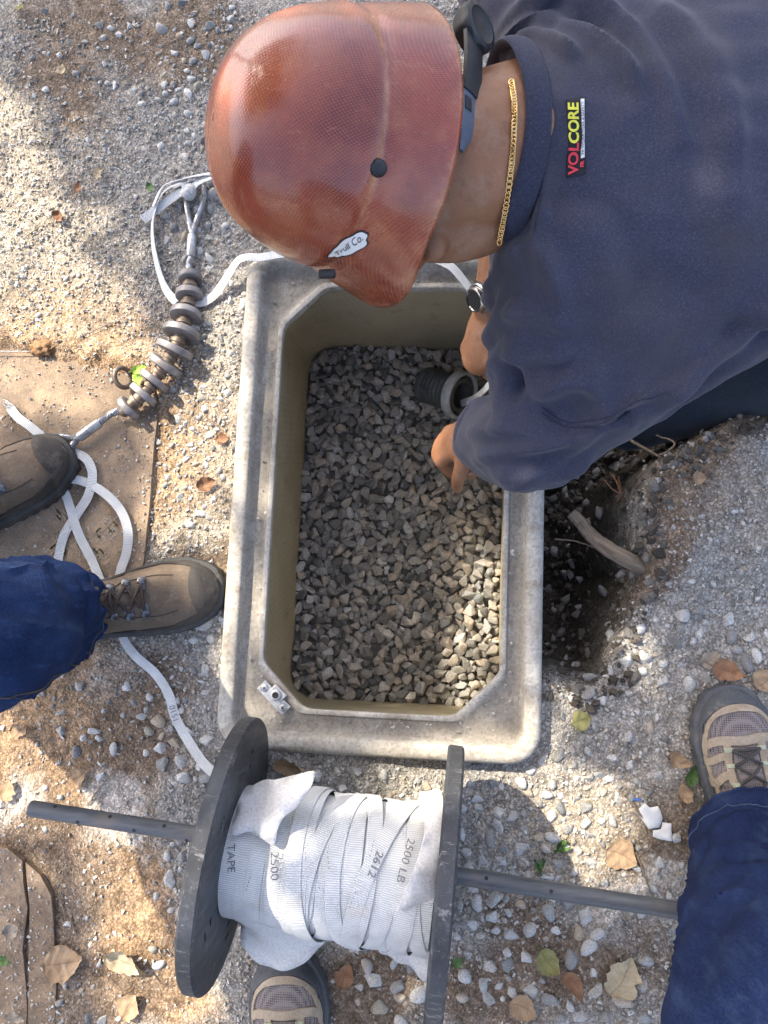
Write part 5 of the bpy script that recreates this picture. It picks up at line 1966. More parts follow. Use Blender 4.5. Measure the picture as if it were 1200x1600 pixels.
def walking_shoe(owner, heel, toe, z0):
    heel = Vector(heel); toe = Vector(toe)
    L = (Vector((toe.x, toe.y, 0)) - Vector((heel.x, heel.y, 0))).length
    S = shoe_fn(heel, toe, z0, L, .0535, .043, .037, .058, .105, toe_p=2.7)
    shoe = add('shoe', shoe_grid(S, 80, 44), M_MESH, owner)
    add('sole', shoe_sole(S, .0065, .030, 0.0, .0020), M_GRUB, shoe)
    cap = [(.60, -.995), (.74, -.90), (.85, -.80), (.905, -.55), (.930, -.25), (.936, 0), (.930, .25), (.905, .55), (.85, .80), (.74, .90), (.60, .995), (.995, .98), (.995, .4), (.995, 0), (.995, -.4), (.995, -.98)]
    add('toe_cap', patch(S, cap, .022, .0026, .0002), M_GRUB, shoe)

    def strip(pts, w, name='overlay', off=.0024, m=None):
        P = spline([(a, b, 0) for a, b in pts], 30)[:, :2]
        T = np.gradient(P, axis=0)
        # v is about 3 times denser than u per metre
        k = .30
        Tn = np.stack([T[:, 0] * L, T[:, 1] * .085], 1); Tn /= np.linalg.norm(Tn, axis=1)[:, None]
        Nn = np.stack([-Tn[:, 1] / L, Tn[:, 0] / .085], 1)
        l = P + Nn * w / 2; r = P - Nn * w / 2
        add(name, patch(S, [tuple(x) for x in l] + [tuple(x) for x in r[::-1]], .03, off, -.0005), m or M_SUEDE, shoe)
    # edge of the vamp window, eyestay, ribs down both sides
    strip([(.70, -.80), (.82, -.70), (.890, -.48), (.912, -.24), (.918, 0), (.912, .24), (.890, .48), (.82, .70), (.70, .80)], .0085, off=.0030)
    strip([(.735, -.84), (.765, -.56), (.772, -.25), (.765, 0), (.772, .25), (.765, .56), (.735, .84)], .0125)
    for s in (-1, 1):
        strip([(.80, s * .78), (.72, s * .84), (.64, s * .84), (.54, s * .84), (.40, s * .84), (.20, s * .84)], .0080)
        strip([(.765, s * .26), (.70, s * .28), (.62, s * .30), (.52, s * .31), (.42, s * .33), (.33, s * .36)], .0125)
        for u0, u1 in ((.70, .72), (.61, .62), (.51, .52), (.42, .44)):
            strip([(u0, s * .30), (u0 - .012, s * .48), (u1 - .05, s * .70), (u1 - .05, s * .92)], .0105)
        add('side_panel', patch(S, [(.04, s * .55), (.30, s * .60), (.36, s * .80), (.30, s * .98), (.04, s * .98)][::int(s)], .03, .0022, 0), M_SUEDE, shoe)
        add('foxing', patch(S, [(.10, s * .90), (.62, s * .93), (.62, s * .995), (.10, s * .995)][::int(s)], .03, .003, 0), M_GRUB, shoe)
    tg = [(.34, -.20), (.66, -.19), (.735, -.15), (.740, .15), (.66, .19), (.34, .20)]
    add('tongue', patch(S, tg, .025, .0040, 0), M_MESH, shoe)
    eye = []
    for k, u in enumerate((.725, .645, .56, .47)):
        row = []
        for s in (-1, 1):
            v = s * .245
            p = S(u, v, .003); n = (S(u, v, .012) - p).normalized(); sd = n.cross(S.d).normalized()
            e = np.array([sd[:], (n.cross(sd))[:], n[:]]).T
            add('lace_loop', box(p, e, .013, .006, .003, .001), M_LOOP, shoe, False)
            row.append(p + n * .003 - sd * (.004 * s))
        eye.append(row)
    lc = [tube(spline([eye[0][0], (eye[0][0] + eye[0][1]) / 2 + Vector((0, 0, .004)), eye[0][1]], 10), .0022, 7)]
    for k in range(3):
        for a, b in ((eye[k][0], eye[k + 1][1]), (eye[k][1], eye[k + 1][0])):
            lc.append(tube(spline([a, (a + b) / 2 + Vector((0, 0, .008)), b], 12), .0022, 7))
    add('laces', join(*lc), M_DLACE, shoe)
    return shoe, S


viewer = empty('person', at(820, 1560, 0), 'person astride the reel in tan walking shoes, dark jeans in lower right corner', 'person')
rt_ = at(1136, 1078, .03); rh_ = at(1178, 1330, .03); d_ = (rt_ - rh_).normalized(); rh_ = rt_ - d_ * .290
W1, SW1 = walking_shoe(viewer, rh_, rt_, .006)
lt_ = at(446, 1492, .03); lh_ = at(462, 1790, .03); d_ = (lt_ - lh_).normalized(); lh_ = lt_ - d_ * .290
W2, SW2 = walking_shoe(viewer, lh_, lt_, .004)
hem = SW1(.36, 0, 0); hem.z = .085
trouser(viewer, [at(1188, 1410, .20), at(1205, 1530, .34), at(1225, 1700, .48), Vector((.27, -.62, .66)), Vector((.12, -.74, .86))], [.082, .092, .098, .104, .112], at(1185, 1322, .090), .084, M_DENIM2, seed=12, folds=.015, thread=M_THREADB, dir_=(1, 0, .3), seam_ang=3.3)
hem2 = SW2(.30, 0, 0); hem2.z = .09
trouser(viewer, [hem2 + Vector((.0, -.02, .14)), hem2 + Vector((.02, -.04, .34)), hem2 + Vector((.06, -.10, .55)), Vector((-.06, -.78, .86))], [.082, .09, .095, .112], hem2, .078, M_DENIM2, seed=15, folds=.015, thread=M_THREADB, dir_=(1, 0, .3), seam_ang=3.3)
bp = [capsule([at(1185, 1322, .06), at(1188, 1410, .20), at(1205, 1530, .34), at(1225, 1700, .48), Vector((.27, -.62, .66)), Vector((.12, -.74, .86))], [.036, .045, .055, .06, .065, .08], 14),
      capsule([hem2 + Vector((0, 0, -.02)), hem2 + Vector((.02, -.04, .34)), hem2 + Vector((.06, -.10, .55)), Vector((-.06, -.78, .86))], [.042, .055, .065, .09], 14), ellipsoid((.03, -.77, .90), np.eye(3), .15, .10, .10)]
add('body', fuse(bp, .008, 5)[:2], M_SKIN, viewer)
add('seat_of_jeans', fuse([ellipsoid((.03, -.77, .90), np.eye(3), .17, .115, .11), capsule([(.12, -.74, .80), (.10, -.75, .90)], [.114, .112], 18), capsule([(-.06, -.78, .80), (-.05, -.77, .90)], [.114, .112], 18)], .008, 5)[:2], M_DENIM2, viewer)

# ================================================================== tape reel on its pole
RA = -.112; RR = .172
rax = Vector((math.cos(RA), math.sin(RA), 0)); rhx = Vector((-math.sin(RA), math.cos(RA), 0)); UPV = Vector((0, 0, 1))
fl_c = Vector((-.294, -.310, RR + .002)); fr_c = Vector((-.004, -.342, RR + .002))
t = NT('black_worn_plastic', .5, 0, .4)
s1_ = t.noise(1, 7, t.scale(t.co(), (60, 60, 9)), .75); s2_ = t.noise(1, 6, t.scale(t.co(), (300, 120, 40)), .7)
c = t.mix(t.ramp(t.noise(14, 5), [(.3, 0.0), (.7, 1.0)]), (.028, .030, .034), (.058, .062, .070))
c = t.mix(t.ramp(s1_, [(.54, 0.0), (.70, .55)]), c, (.15, .155, .165))
c = t.mix(t.ramp(s2_, [(.62, 0.0), (.74, .6)]), c, (.20, .19, .17))
c = t.mix(t.ramp(t.noise(9, 6), [(.58, 0.0), (.78, .6)]), c, (.15, .125, .095))
s3_ = t.noise(1, 8, t.scale(t.co(), (22, 22, 260)), .8)
c = t.mix(t.ramp(s3_, [(.57, 0.0), (.63, .7)]), c, (.26, .255, .24))
c = t.mix(t.ramp(t.noise(140, 3, None, .8), [(.66, 0.0), (.72, .6)]), c, (.30, .28, .25))
t.base(c); t.rough(t.ramp(s1_, [(.3, .38), (.7, .65)])); t.bump(s2_, .25, .0007)
M_FLANGE = t.m
reel = empty('tape_reel', (fl_c + fr_c) / 2 - Vector((0, 0, RR)), 'large reel with two black flanges wound with white printed pulling tape', 'reel')


def flange(c, axis, slots, seed):
    bm = bmesh.new()
    n = 120; th = .011
    prof = [(-th, RR - .003), (-th * .72, RR), (th * .72, RR), (th, RR - .003)]
    V, F = lathe((0, 0, 0), (0, 0, 1), prof, n)
    # centre bore and slots cut through
    me = mesh_from('fl', V, F)
    o = bpy.data.objects.new('fl', me); COL.objects.link(o)
    cut = [lathe((0, 0, -.03), (0, 0, 1), [(0, .0165), (.06, .0165)], 28)]
    for a in slots:
        for rr_, ln in ((.128, .017), (.108, .013)):
            e = np.array([(math.cos(a), math.sin(a), 0), (-math.sin(a), math.cos(a), 0), (0, 0, 1)]).T
            p = Vector((math.cos(a) * rr_, math.sin(a) * rr_, 0))
            cut.append(box(p, e, .0055, ln, .06, .0024))
    J = join(*cut)
    cm = mesh_from('cut', J[0], J[1]); co = bpy.data.objects.new('cut', cm); COL.objects.link(co)
    md = o.modifiers.new('b', 'BOOLEAN'); md.operation = 'DIFFERENCE'; md.object = co; md.solver = 'EXACT'
    dg = bpy.context.evaluated_depsgraph_get(); m2 = o.evaluated_get(dg).to_mesh()
    V = np.array([v.co[:] for v in m2.vertices]); F = [tuple(p.vertices) for p in m2.polygons]
    for ob in (o, co):
        bpy.data.objects.remove(ob)
    axis = axis.normalized(); e1 = axis.cross(UPV).normalized(); e2 = axis.cross(e1)
    return V @ np.array([e1[:], e2[:], axis[:]]) + np.array(c[:]), F


axl = Vector((math.cos(-.131), math.sin(-.131), -.03)); axr = Vector((math.cos(-.094), math.sin(-.094), .012))
fo = add('flange', flange(fl_c, axl, [.25, 1.05, 2.1, 3.1, 4.2, 5.3], 1), M_FLANGE, reel, False)
fo['label'] = 'tilted left black flange with slots'
fo2 = add('flange', flange(fr_c, axr, [.5, 1.6, 2.5, 3.6, 4.7, 5.8], 2), M_FLANGE, reel, False)
RC0 = fl_c + axl * .013; RC1 = fr_c - axr * .013
RL = (RC1 - RC0).length
dax = (RC1 - RC0).normalized(); dh = dax.cross(UPV).normalized()            # towards the bottom of the photo
du = dh.cross(dax)
DR = .081
t = NT('woven_tape', .75, 0, .25)
uvn = t.uv()
rib = t.wave(118, uvn, .25, 'X', 1)
edge = t.n('SeparateXYZ'); t.put(edge.inputs[0], uvn)
c = t.mix(t.ramp(t.noise(40, 4), [(.3, 0.0), (.7, 1.0)]), (.58, .59, .58), (.72, .72, .695))
c = t.mix(.7, c, t.mix(1.0, c, t.ramp(rib, [(0, .58), (.6, 1.06)]), 'MULTIPLY'))
c = t.mix(t.ramp(t.noise(22, 6), [(.60, 0.0), (.80, .6)]), c, (.50, .44, .34))
t.base(c); t.bump(rib, .55, .0010)
M_TAPE = t.m
M_INK = simple('print_ink', (.17, .165, .18), .7, 0, .5, 400)
M_CORE = simple('reel_core_white', (.55, .55, .53), .6, 0, .1, 40)


def wrap_pt(phi, x, r):
    return RC0 + dax * x + (dh * math.sin(phi) + du * math.cos(phi)) * r


drum = add('drum', lathe(RC0, dax, [(0, DR - .001), (RL, DR - .001)], 64), M_CORE, reel)
WRAPS = []
for i, x in enumerate(np.linspace(.010, RL - .010, 16)):        # lower layers, nearly square to the axis
    WRAPS.append((x, .003 * math.sin(i * 2.1), rnd.uniform(0, 6), .0205, DR + .0002 + .0006 * (i % 3)))
for i, x in enumerate(np.linspace(.070, RL - .012, 13)):
    WRAPS.append((x, .004 * math.sin(i * 1.3), rnd.uniform(0, 6), .0200, DR + .0028 + .0006 * (i % 3)))
rr_ = np.random.default_rng(5)
for i in range(17):                                    # upper layer, crossing at an angle
    WRAPS.append((.088 + .0112 * i + rr_.uniform(-.004, .004), rr_.uniform(.008, .026) * (1 if i % 3 else -1), math.pi / 2 + rr_.uniform(-.5, .5), .0185, DR + .0058 + .0042 * (i * 7 % 17) / 17))
WRAPS += [(.112, .022, .9, .0195, DR + .0112), (.205, .036, -.9 + math.pi, .0195, DR + .0118), (.168, -.018, 1.2, .0190, DR + .0106)]


def wrap_fn(w):
    x0, amp, ph, wid, r = w
    return lambda phi: (min(max(x0 + amp * math.sin(phi - ph), wid / 2), RL - wid / 2), r)


for w in WRAPS:
    fn = wrap_fn(w)
    P, N = [], []
    for k in range(97):
        phi = math.pi + 2 * math.pi * k / 96
        x, r = fn(phi)
        rad = dh * math.sin(phi) + du * math.cos(phi)
        P.append(tuple(wrap_pt(phi, x, r + .0006 * math.sin(3 * phi + w[2])))); N.append(tuple(rad))
    add('tape_wrap', ribbon(P, N, w[3], .0010, .0003), M_TAPE, reel)


def tape_text(s, w, phi0, size, flip=1, bold=.0):
    """print running along a wrap, centred at angle phi0"""
    tv, tf = text_mesh(s, size, 0, bold)
    fn = wrap_fn(w)
    out = []
    for a, b, _ in tv:
        phi = phi0 + flip * a / w[4]
        x, r = fn(phi)
        x2, _r = fn(phi + .02)
        out.append(tuple(wrap_pt(phi, x + flip * -b * -1, r + .0021)))
    add('printed_lettering', (np.array(out), tf), M_INK, reel, False)


def near_phi(px, py):
    """angle and axial place of the drum seen at the pixel"""
    best = None
    for phi in np.linspace(-1.5, 1.6, 90):
        for x in np.linspace(0, RL, 90):
            p = wrap_pt(phi, x, DR + .004); d = p - Vector((0, 0, CAM_H)); w = d.dot(_F)
            e = (600 + FPX * d.dot(_R) / w - px) ** 2 + (800 - FPX * d.dot(_U) / w - py) ** 2
            if best is None or e < best[0]:
                best = (e, phi, x)
    return best[1], best[2]


def print_at(s, px, py, px2, py2, size, bold=0.0, lift=.0058):
    """letters centred at the pixel, reading towards the second pixel, lying on the wound tape"""
    a, x = near_phi(px, py); a2, x2 = near_phi(px2, py2)
    d = np.array([(a2 - a) * DR, x2 - x]); d /= np.linalg.norm(d); nrm = np.array([d[1], -d[0]])
    tv, tf = text_mesh(s, size, 0, bold)
    # up direction of the letters: the left-hand side of the reading direction as the camera sees it
    out = []
    for u, v, _ in tv:
        q = d * u + nrm * v * PRINT_SIGN
        out.append(tuple(wrap_pt(a + q[0] / DR, x + q[1], DR + lift)))
    add('printed_lettering', (np.array(out), tf), M_INK, reel, False)


PRINT_SIGN = -1
print_at('2500', 430, 1352, 432, 1395, .0145, 0, .0118)
print_at('TAPE', 362, 1340, 364, 1380, .0140, 0, .0040)
print_at('2612', 588, 1352, 568, 1395, .0135, 0, .0150)
print_at('2500 LB', 632, 1345, 620, 1395, .0135, 0, .0150)
for (a_, b_, c_, d_) in ((478, 1330, 484, 1372), (500, 1372, 508, 1400), (545, 1300, 540, 1340), (552, 1402, 545, 1425), (582, 1330, 575, 1362), (388, 1380, 384, 1402), (516, 1345, 519, 1370)):
    print_at('- - - -', a_, b_, c_, d_, .0085, 0, .0160 if a_ > 450 else .0040)

# thin white non-woven wrapping, torn open
t = NT('nonwoven_wrap', .85, 0, .2)
f = t.noise(330, 5); f2 = t.noise(25, 4)
c = t.mix(t.ramp(f, [(.3, 0.0), (.7, 1.0)]), (.52, .51, .49), (.74, .73, .71))
c = t.mix(t.ramp(f2, [(.6, 0.0), (.8, .5)]), c, (.48, .42, .33))
t.base(c); t.bump(f, .4, .001)
t.b.inputs['Transmission Weight'].default_value = 0.0
M_WRAP = t.m


def sheet(poly, zf, m, name, parent, label=None, step=.012, th=.0012):
    """a loose flap: outline in photo pixels with heights, wrinkled"""
    W = [at(p[0], p[1], p[2]) for p in poly]
    W = [Vector(p) for p in spline(W, len(W) * 5, closed=True)]
    xy = [(p.x, p.y) for p in W]
    UV, F = poly_fill(xy, step)
    V = []
    src = np.array([tuple(at(p[0], p[1], p[2])) for p in poly])
    for u, v in UV:
        d = (src[:, 0] - u) ** 2 + (src[:, 1] - v) ** 2
        wgt = 1 / (d + 2e-5) ** 1.2
        z = (wgt * src[:, 2]).sum() / wgt.sum()
        z += zf(u, v) + mnoise.noise(Vector((u * 24, v * 24, 3))) * .007 + mnoise.noise(Vector((u * 70, v * 70, 3))) * .0025
        V.append((u, v, z))
    o = add(name, (np.array(V), F), m, parent)
    so = o.modifiers.new('t', 'SOLIDIFY'); so.thickness = th
    if label:
        o['label'] = label
    return o


fold = lambda k: (lambda u, v: .006 * math.sin(u * k + v * k * .6))
sheet([(372, 1258, .225), (384, 1236, .222), (410, 1220, .222), (450, 1212, .232), (488, 1207, .25), (484, 1232, .262), (464, 1260, .272), (444, 1276, .274), (432, 1298, .274), (426, 1322, .272), (404, 1310, .268), (384, 1300, .262), (366, 1303, .254)], fold(70), M_WRAP, 'wrapping_flap', reel, 'folded corner of thin white wrapping')
sheet([(370, 1422, .205), (415, 1427, .205), (460, 1430, .20), (512, 1440, .19), (512, 1462, .16), (490, 1492, .135), (455, 1512, .12), (420, 1515, .115), (388, 1495, .115), (374, 1460, .13)], fold(60), M_WRAP, 'wrapping_flap', reel, 'wide white wrapping flap hanging over the shoe')
sheet([(655, 1240, .22), (668, 1236, .235), (690, 1236, .24), (692, 1330, .292), (690, 1440, .245), (672, 1530, .13), (640, 1512, .12), (610, 1495, .13), (590, 1480, .15), (598, 1464, .18), (612, 1452, .235), (626, 1412, .284), (646, 1362, .292), (662, 1312, .287), (660, 1280, .265), (655, 1262, .235)], fold(80), M_WRAP, 'wrapping_flap', reel, 'long torn white wrapping by the right flange')

# pole through the reel
PL0 = at(48, 1263, RR); PL1 = at(1120, 1432, RR)
t = NT('grey_pvc', .45, 0, .4)
c = t.mix(t.ramp(t.noise(1, 6, t.scale(t.co(), (12, 90, 90)), .7), [(.35, 0.0), (.7, 1.0)]), (.060, .066, .074), (.13, .135, .14))
c = t.mix(t.ramp(t.noise(14, 6), [(.58, 0.0), (.75, .55)]), c, (.22, .165, .12))
t.base(c); t.bump(t.noise(200, 4), .2, .0008)
M_PVC = t.m
pole = empty('pole', PL0, 'straight dark grey plastic pole with small drilled holes put through the reel', 'pole')
pd_ = (PL1 - PL0).normalized()
PLn = (PL1 - PL0).length
Vp, Fp = lathe(PL0, pd_, [(0, .0078), (0, .0106), (.002, .0110), (PLn, .0110), (PLn, .0078)], 26)
add('tube', (Vp, Fp[:-2]), M_PVC, pole)
add('bore', lathe(PL0 + pd_ * .0012, pd_, [(0, .0077), (.001, .0077)], 20), M_DARKIN, pole)
for px_, py_ in ((87, 1261), (122, 1284), (171, 1275), (208, 1298), (255, 1290), (293, 1313), (760, 1372), (860, 1392)):
    best = None
    for s in np.linspace(0, PLn, 300):
        for a in np.linspace(-1.2, 1.2, 25):
            n_ = UPV * math.cos(a) + pd_.cross(UPV) * math.sin(a)
            p = PL0 + pd_ * s + n_ * .0110; d = p - Vector((0, 0, CAM_H)); w = d.dot(_F)
            e = (600 + FPX * d.dot(_R) / w - px_) ** 2 + (800 - FPX * d.dot(_U) / w - py_) ** 2
            if best is None or e < best[0]:
                best = (e, p, n_)
    add('hole', lathe(best[1] - best[2] * .004, best[2], [(0, .0025), (.0043, .0025)], 12), M_DARKIN, pole)

# ================================================================== duct mandrel
t = NT('worn_rubber_steel', .5, .25, .45)
c = t.mix(t.ramp(t.noise(45, 6), [(.3, 0.0), (.7, 1.0)]), (.14, .13, .13), (.26, .25, .25))
c = t.mix(t.ramp(t.noise(30, 6), [(.55, 0.0), (.75, .6)]), c, (.22, .16, .11))
t.base(c); t.bump(t.noise(240, 4), .3, .001)
M_DISC = t.m
t = NT('rusty_shaft', .55, .6, .4)
c = t.mix(t.ramp(t.noise(60, 6), [(.3, 0.0), (.7, 1.0)]), (.10, .08, .065), (.24, .19, .15))
t.base(c); t.bump(t.noise(300, 4), .3, .001)
M_SHAFT = t.m
t = NT('steel_cable', .35, .85, .5)
c = t.mix(t.ramp(t.noise(90, 5), [(.3, 0.0), (.7, 1.0)]), (.26, .26, .27), (.46, .46, .47))
t.base(c)
M_CABLE = t.m
mand = empty('duct_mandrel', gz(272, 545), 'heavy steel duct mandrel with nine discs and cable eyes lying on the gravel', 'mandrel')
DC = [(297, 434, 18.5), (296, 461, 21), (290, 492, 24), (283, 520, 28), (273, 546, 29), (259, 570, 27), (240, 594, 25), (224, 616, 23), (201, 637, 20)]
DCW = []
for x, y, r in DC:
    g = gz(x, y)
    DCW.append((at(x, y, max(g.z, 0) + r * .00108), r * .00110))
path = [p for p, r in DCW]
PS = spline(path, 80)
TS = np.gradient(PS, axis=0)
add('shaft', capsule([path[0] - (path[1] - path[0]) * .25] + path + [path[-1] + (path[-1] - path[-2]) * .25], [.0105] * 11, 18), M_SHAFT, mand)
for i, (p, r) in enumerate(DCW):
    k = int(i / 8 * 79)
    ax_ = Vector(TS[k]).normalized()
    add('disc', lathe(p, ax_, [(-.0062, .012), (-.0062, r * .90), (-.0050, r * .985), (-.003, r), (.003, r), (.0050, r * .985), (.0062, r * .90), (.0062, .012)], 40), M_DISC, mand)
    if i < 8:
        q_ = DCW[i + 1][0]
        m = (p + q_) / 2
        add('spacer', lathe(m, (q_ - p), [(-.004, .0106), (-.003, .0130), (.003, .0130), (.004, .0106)], 20), M_SHAFT, mand)


def cable(pts, r=.0050, parent=mand, strands=6):
    P = spline(pts, max(24, int(len(pts) * 16)))
    T, N, B = frames(P)
    Lc = np.concatenate([[0], np.cumsum(np.linalg.norm(np.diff(P, axis=0), axis=1))])
    out = []
    for s in range(strands):
        a = 2 * math.pi * s / strands + Lc * 190
        Q = P + (B * np.cos(a)[:, None] + N * np.sin(a)[:, None]) * (r * .62)
        out.append(tube(Q, r * .42, 6)[:2])
    return add('cable', join(*out), M_CABLE, parent)


def gp(x, y, dz):
    return gz(x, y, dz)


e0 = path[0]; fr0 = gp(302, 407, .013); fr1 = gp(304, 373, .013)
cable([e0, gp(299, 420, .014), fr0, fr1], .0056)
add('ferrule', lathe(fr0, fr1 - fr0, [(0, .0070), (.002, .0082), ((fr1 - fr0).length - .002, .0082), ((fr1 - fr0).length, .0070)], 18), M_GALV, mand)
cable([fr1, gp(299, 350, .012), gp(294, 322, .010), gp(292, 306, .010), gp(300, 292, .012), gp(314, 290, .012), gp(322, 300, .012), gp(320, 322, .012), gp(311, 350, .013), fr1], .0050)
e1_ = path[-1]; fb0 = gp(163, 664, .016); fb1 = gp(130, 688, .016)
cable([e1_, gp(184, 651, .02), fb0, fb1], .0056)
add('ferrule', lathe(fb0, fb1 - fb0, [(0, .0070), (.002, .0085), ((fb1 - fb0).length - .002, .0085), ((fb1 - fb0).length, .0070)], 18), M_GALV, mand)
cable([fb1, gp(116, 688, .014), gp(100, 684, .012), gp(82, 690, .010), gp(76, 706, .010), gp(92, 715, .010), gp(108, 712, .012), gp(121, 698, .014), fb1], .0050)
# ring standing at the lower end
rg = gp(199, 595, .016)
rgo = [rg + Vector((math.cos(a) * .5, math.sin(a), -math.cos(a) * .8)).normalized() * .0165 for a in np.linspace(0, 2 * math.pi, 28, endpoint=False)]
add('shackle_ring', tube(rgo, .0042, 8, closed=True), M_SHAFT, mand)

# ================================================================== white pulling tape
def tape(runs, parent, width=.0185, n=None):
    obs = []
    for pts, nl in runs:
        W = [gz(p[0], p[1], p[2]) if len(p) == 3 else at(p[0], p[1], p[3]) for p in pts]
        P = spline(W, n or max(30, len(W) * 12))
        tt = np.linspace(0, len(nl) - 1, len(P))
        N = np.stack([np.interp(tt, range(len(nl)), [q_[k] for q_ in nl]) for k in range(3)], 1)
        obs.append(add('run', ribbon(P, N, width, .0011, .0001), M_TAPE, parent))
    return obs


UPN = [(0, 0, 1)]
tp1 = empty('pulling_tape', gz(250, 380), 'white woven tape tied to the top cable eye, looped under the mandrel towards the vault', 'tape')
tape([([(226, 347, .008), (250, 333, .014), (285, 314, .022), (302, 312, .026)], [(.3, -.3, .9), (.2, .1, 1)]),
      ([(302, 313, .026), (292, 300, .028), (262, 312, .022), (244, 345, .012), (243, 385, .010), (252, 430, .008), (265, 460, .010), (281, 478, .014)], [(.2, .7, .7), (-.75, .3, .6), (-.8, .0, .6), (-.6, -.3, .8), (0, 0, 1)]),
      ([(304, 312, .028), (320, 302, .034), (345, 294, .036), (380, 290, .03)], [(0, .3, 1), (0, .5, .8)]),
      ([(245, 330, .016), (262, 303, .022), (290, 294, .026), (330, 290, .034), (380, 286, .03)], [(-.5, .5, .7), (-.2, .8, .6), (0, .6, .8)]),
      ([(300, 474, .010), (318, 477, .010), (340, 464, .012), (362, 440, .022), (385, 420, .036), (410, 402, 0, .050), (460, 395, 0, .052), (560, 398, 0, .050), (660, 402, 0, .050), (700, 414, 0, .05), (722, 436, 0, .045), (742, 466, 0, .040), (762, 520, 0, .06), (771, 582, 0, .062)],
       [(.3, .2, .9), (0, 0, 1), (-.5, .1, .8), (0, 0, 1), (0, .2, 1), (.4, .3, .8), (.7, .1, .6)])], tp1, .0148)
kn = gz(302, 313, .026)
kv = [kn + Vector((math.cos(a) * .0085 + .002 * math.sin(2 * a), math.sin(a) * .0085, .004 * math.sin(2 * a))) for a in np.linspace(0, 2 * math.pi, 22, endpoint=False)]
add('knot', join(tube(kv, .0060, 9, closed=True)[:2], ellipsoid(kn, np.eye(3), .009, .008, .008, 14, 9)), M_TAPE, tp1)
tape([([(771, 580, 0, .062), (765, 600, 0, -.02), (742, 622, 0, -.18), (716, 632, 0, -.262)], [(-.5, -.3, .8), (-.6, 0, .8), (-.3, 0, .9)])], tp1, .0148)

tp2 = empty('pulling_tape', gz(170, 900), 'white woven tape with a loose cut end, looping under both hiking boots to the reel', 'tape')
tape([([(18, 638, .004), (34, 655, .010), (58, 674, .006), (85, 700, .004)], [(.2, .1, 1), (0, 0, 1)]),
      ([(85, 718, .004), (112, 708, .006), (138, 718, .010), (149, 742, .010), (143, 775, .010), (124, 805, .008), (104, 836, .006), (94, 872, .004), (92, 900, .003)], [(0, .3, 1), (.2, .2, 1), (.3, 0, 1), (.2, .0, 1), (0, 0, 1)]),
      ([(92, 752, .004), (106, 775, .005), (118, 806, .010), (128, 838, .008), (144, 872, .004), (154, 895, .004), (166, 925, .003)], [(0, 0, 1), (.1, .1, 1), (0, 0, 1)]),
      ([(95, 752, .004), (128, 752, .008), (165, 770, .010), (192, 798, .010), (204, 832, .010), (200, 865, .006), (190, 895, .004), (186, 940, .003), (192, 990, .004), (212, 1022, .006), (245, 1052, .006), (266, 1085, .006), (276, 1120, .006), (300, 1160, .010), (326, 1192, .018), (350, 1222, 0, .06), (380, 1262, 0, .17)],
       [(0, 0, 1), (.1, .2, 1), (.3, .1, 1), (.2, 0, 1), (0, 0, 1), (0, 0, 1), (.2, .2, 1), (.3, .0, 1), (.3, .3, .9)])], tp2, .0146)
fr = []
for k in range(7):
    a = gz(20, 640, .006); fr.append(tube([a + Vector((rnd.uniform(-.004, .006), rnd.uniform(-.006, .006), 0)), a + Vector((-.008 - rnd.random() * .006, .008 + rnd.uniform(-.006, .008), rnd.uniform(-.002, .006)))], .0008, 4))
add('frayed_end', join(*fr), M_TAPE, tp2)
# printed digits on the tape beside the vault
tv, tf = text_mesh('0151', .0135)
ta, tb_ = gz(270, 1096, .0098), gz(280, 1132, .0098)
td = (tb_ - ta).normalized(); tn_ = Vector((-td.y, td.x, 0)).normalized(); tm_ = (ta + tb_) / 2
add('printed_lettering', (np.array([tuple(tm_ + td * a + tn_ * b + Vector((0, 0, .0012))) for a, b, _ in tv]), tf), M_INK, tp2, False)

# ================================================================== duct end in the vault
duct = empty('duct_end', at(700, 612, -.32), 'dark ribbed duct plug in a grey pipe end on the gravel inside the vault', 'duct')
d0 = at(668, 602, -.268); d1 = at(722, 618, -.222)
dd = (d1 - d0).normalized(); dl = (d1 - d0).length
prof = [(-.004, .026), (-.004, .036), (0.002, .037)]
k = .006
while k < dl - .012:
    prof += [(k, .0362), (k + .0025, .0346), (k + .005, .0346), (k + .0075, .0362)]; k += .0098
prof += [(dl - .004, .0355), (dl, .0345), (dl, .026), (dl - .03, .024)]
M_DUCTD = simple('dark_duct', (.062, .066, .064), .55, 0, .35, 60, .2)
M_DUCTG = simple('grey_duct', (.30, .31, .31), .6, 0, .25, 60, .2)
V, F = lathe(d0, dd, prof, 40)
add('plug', (V, F[:-1]), M_DUCTD, duct)
add('plug_bottom', lathe(d0 + dd * (dl - .028), dd, [(0, .0238), (.002, .0238)], 24), M_DARKIN, duct)
V, F = lathe(d0 + dd * (dl - .016), dd, [(0, .0375), (0, .0455), (.004, .047), (.018, .047), (.020, .0455), (.020, .0410), (.004, .0385)], 44)
add('pipe_collar', (V, F[:-2]), M_DUCTG, duct)
add('latch', box(d0 + dd * .004 + Vector((0, 0, .0365)), np.array([dd[:], dd.cross(UPV).normalized()[:], dd.cross(UPV).normalized().cross(dd)[:]]).T, .010, .042, .005, .002), M_DUCTD, duct)

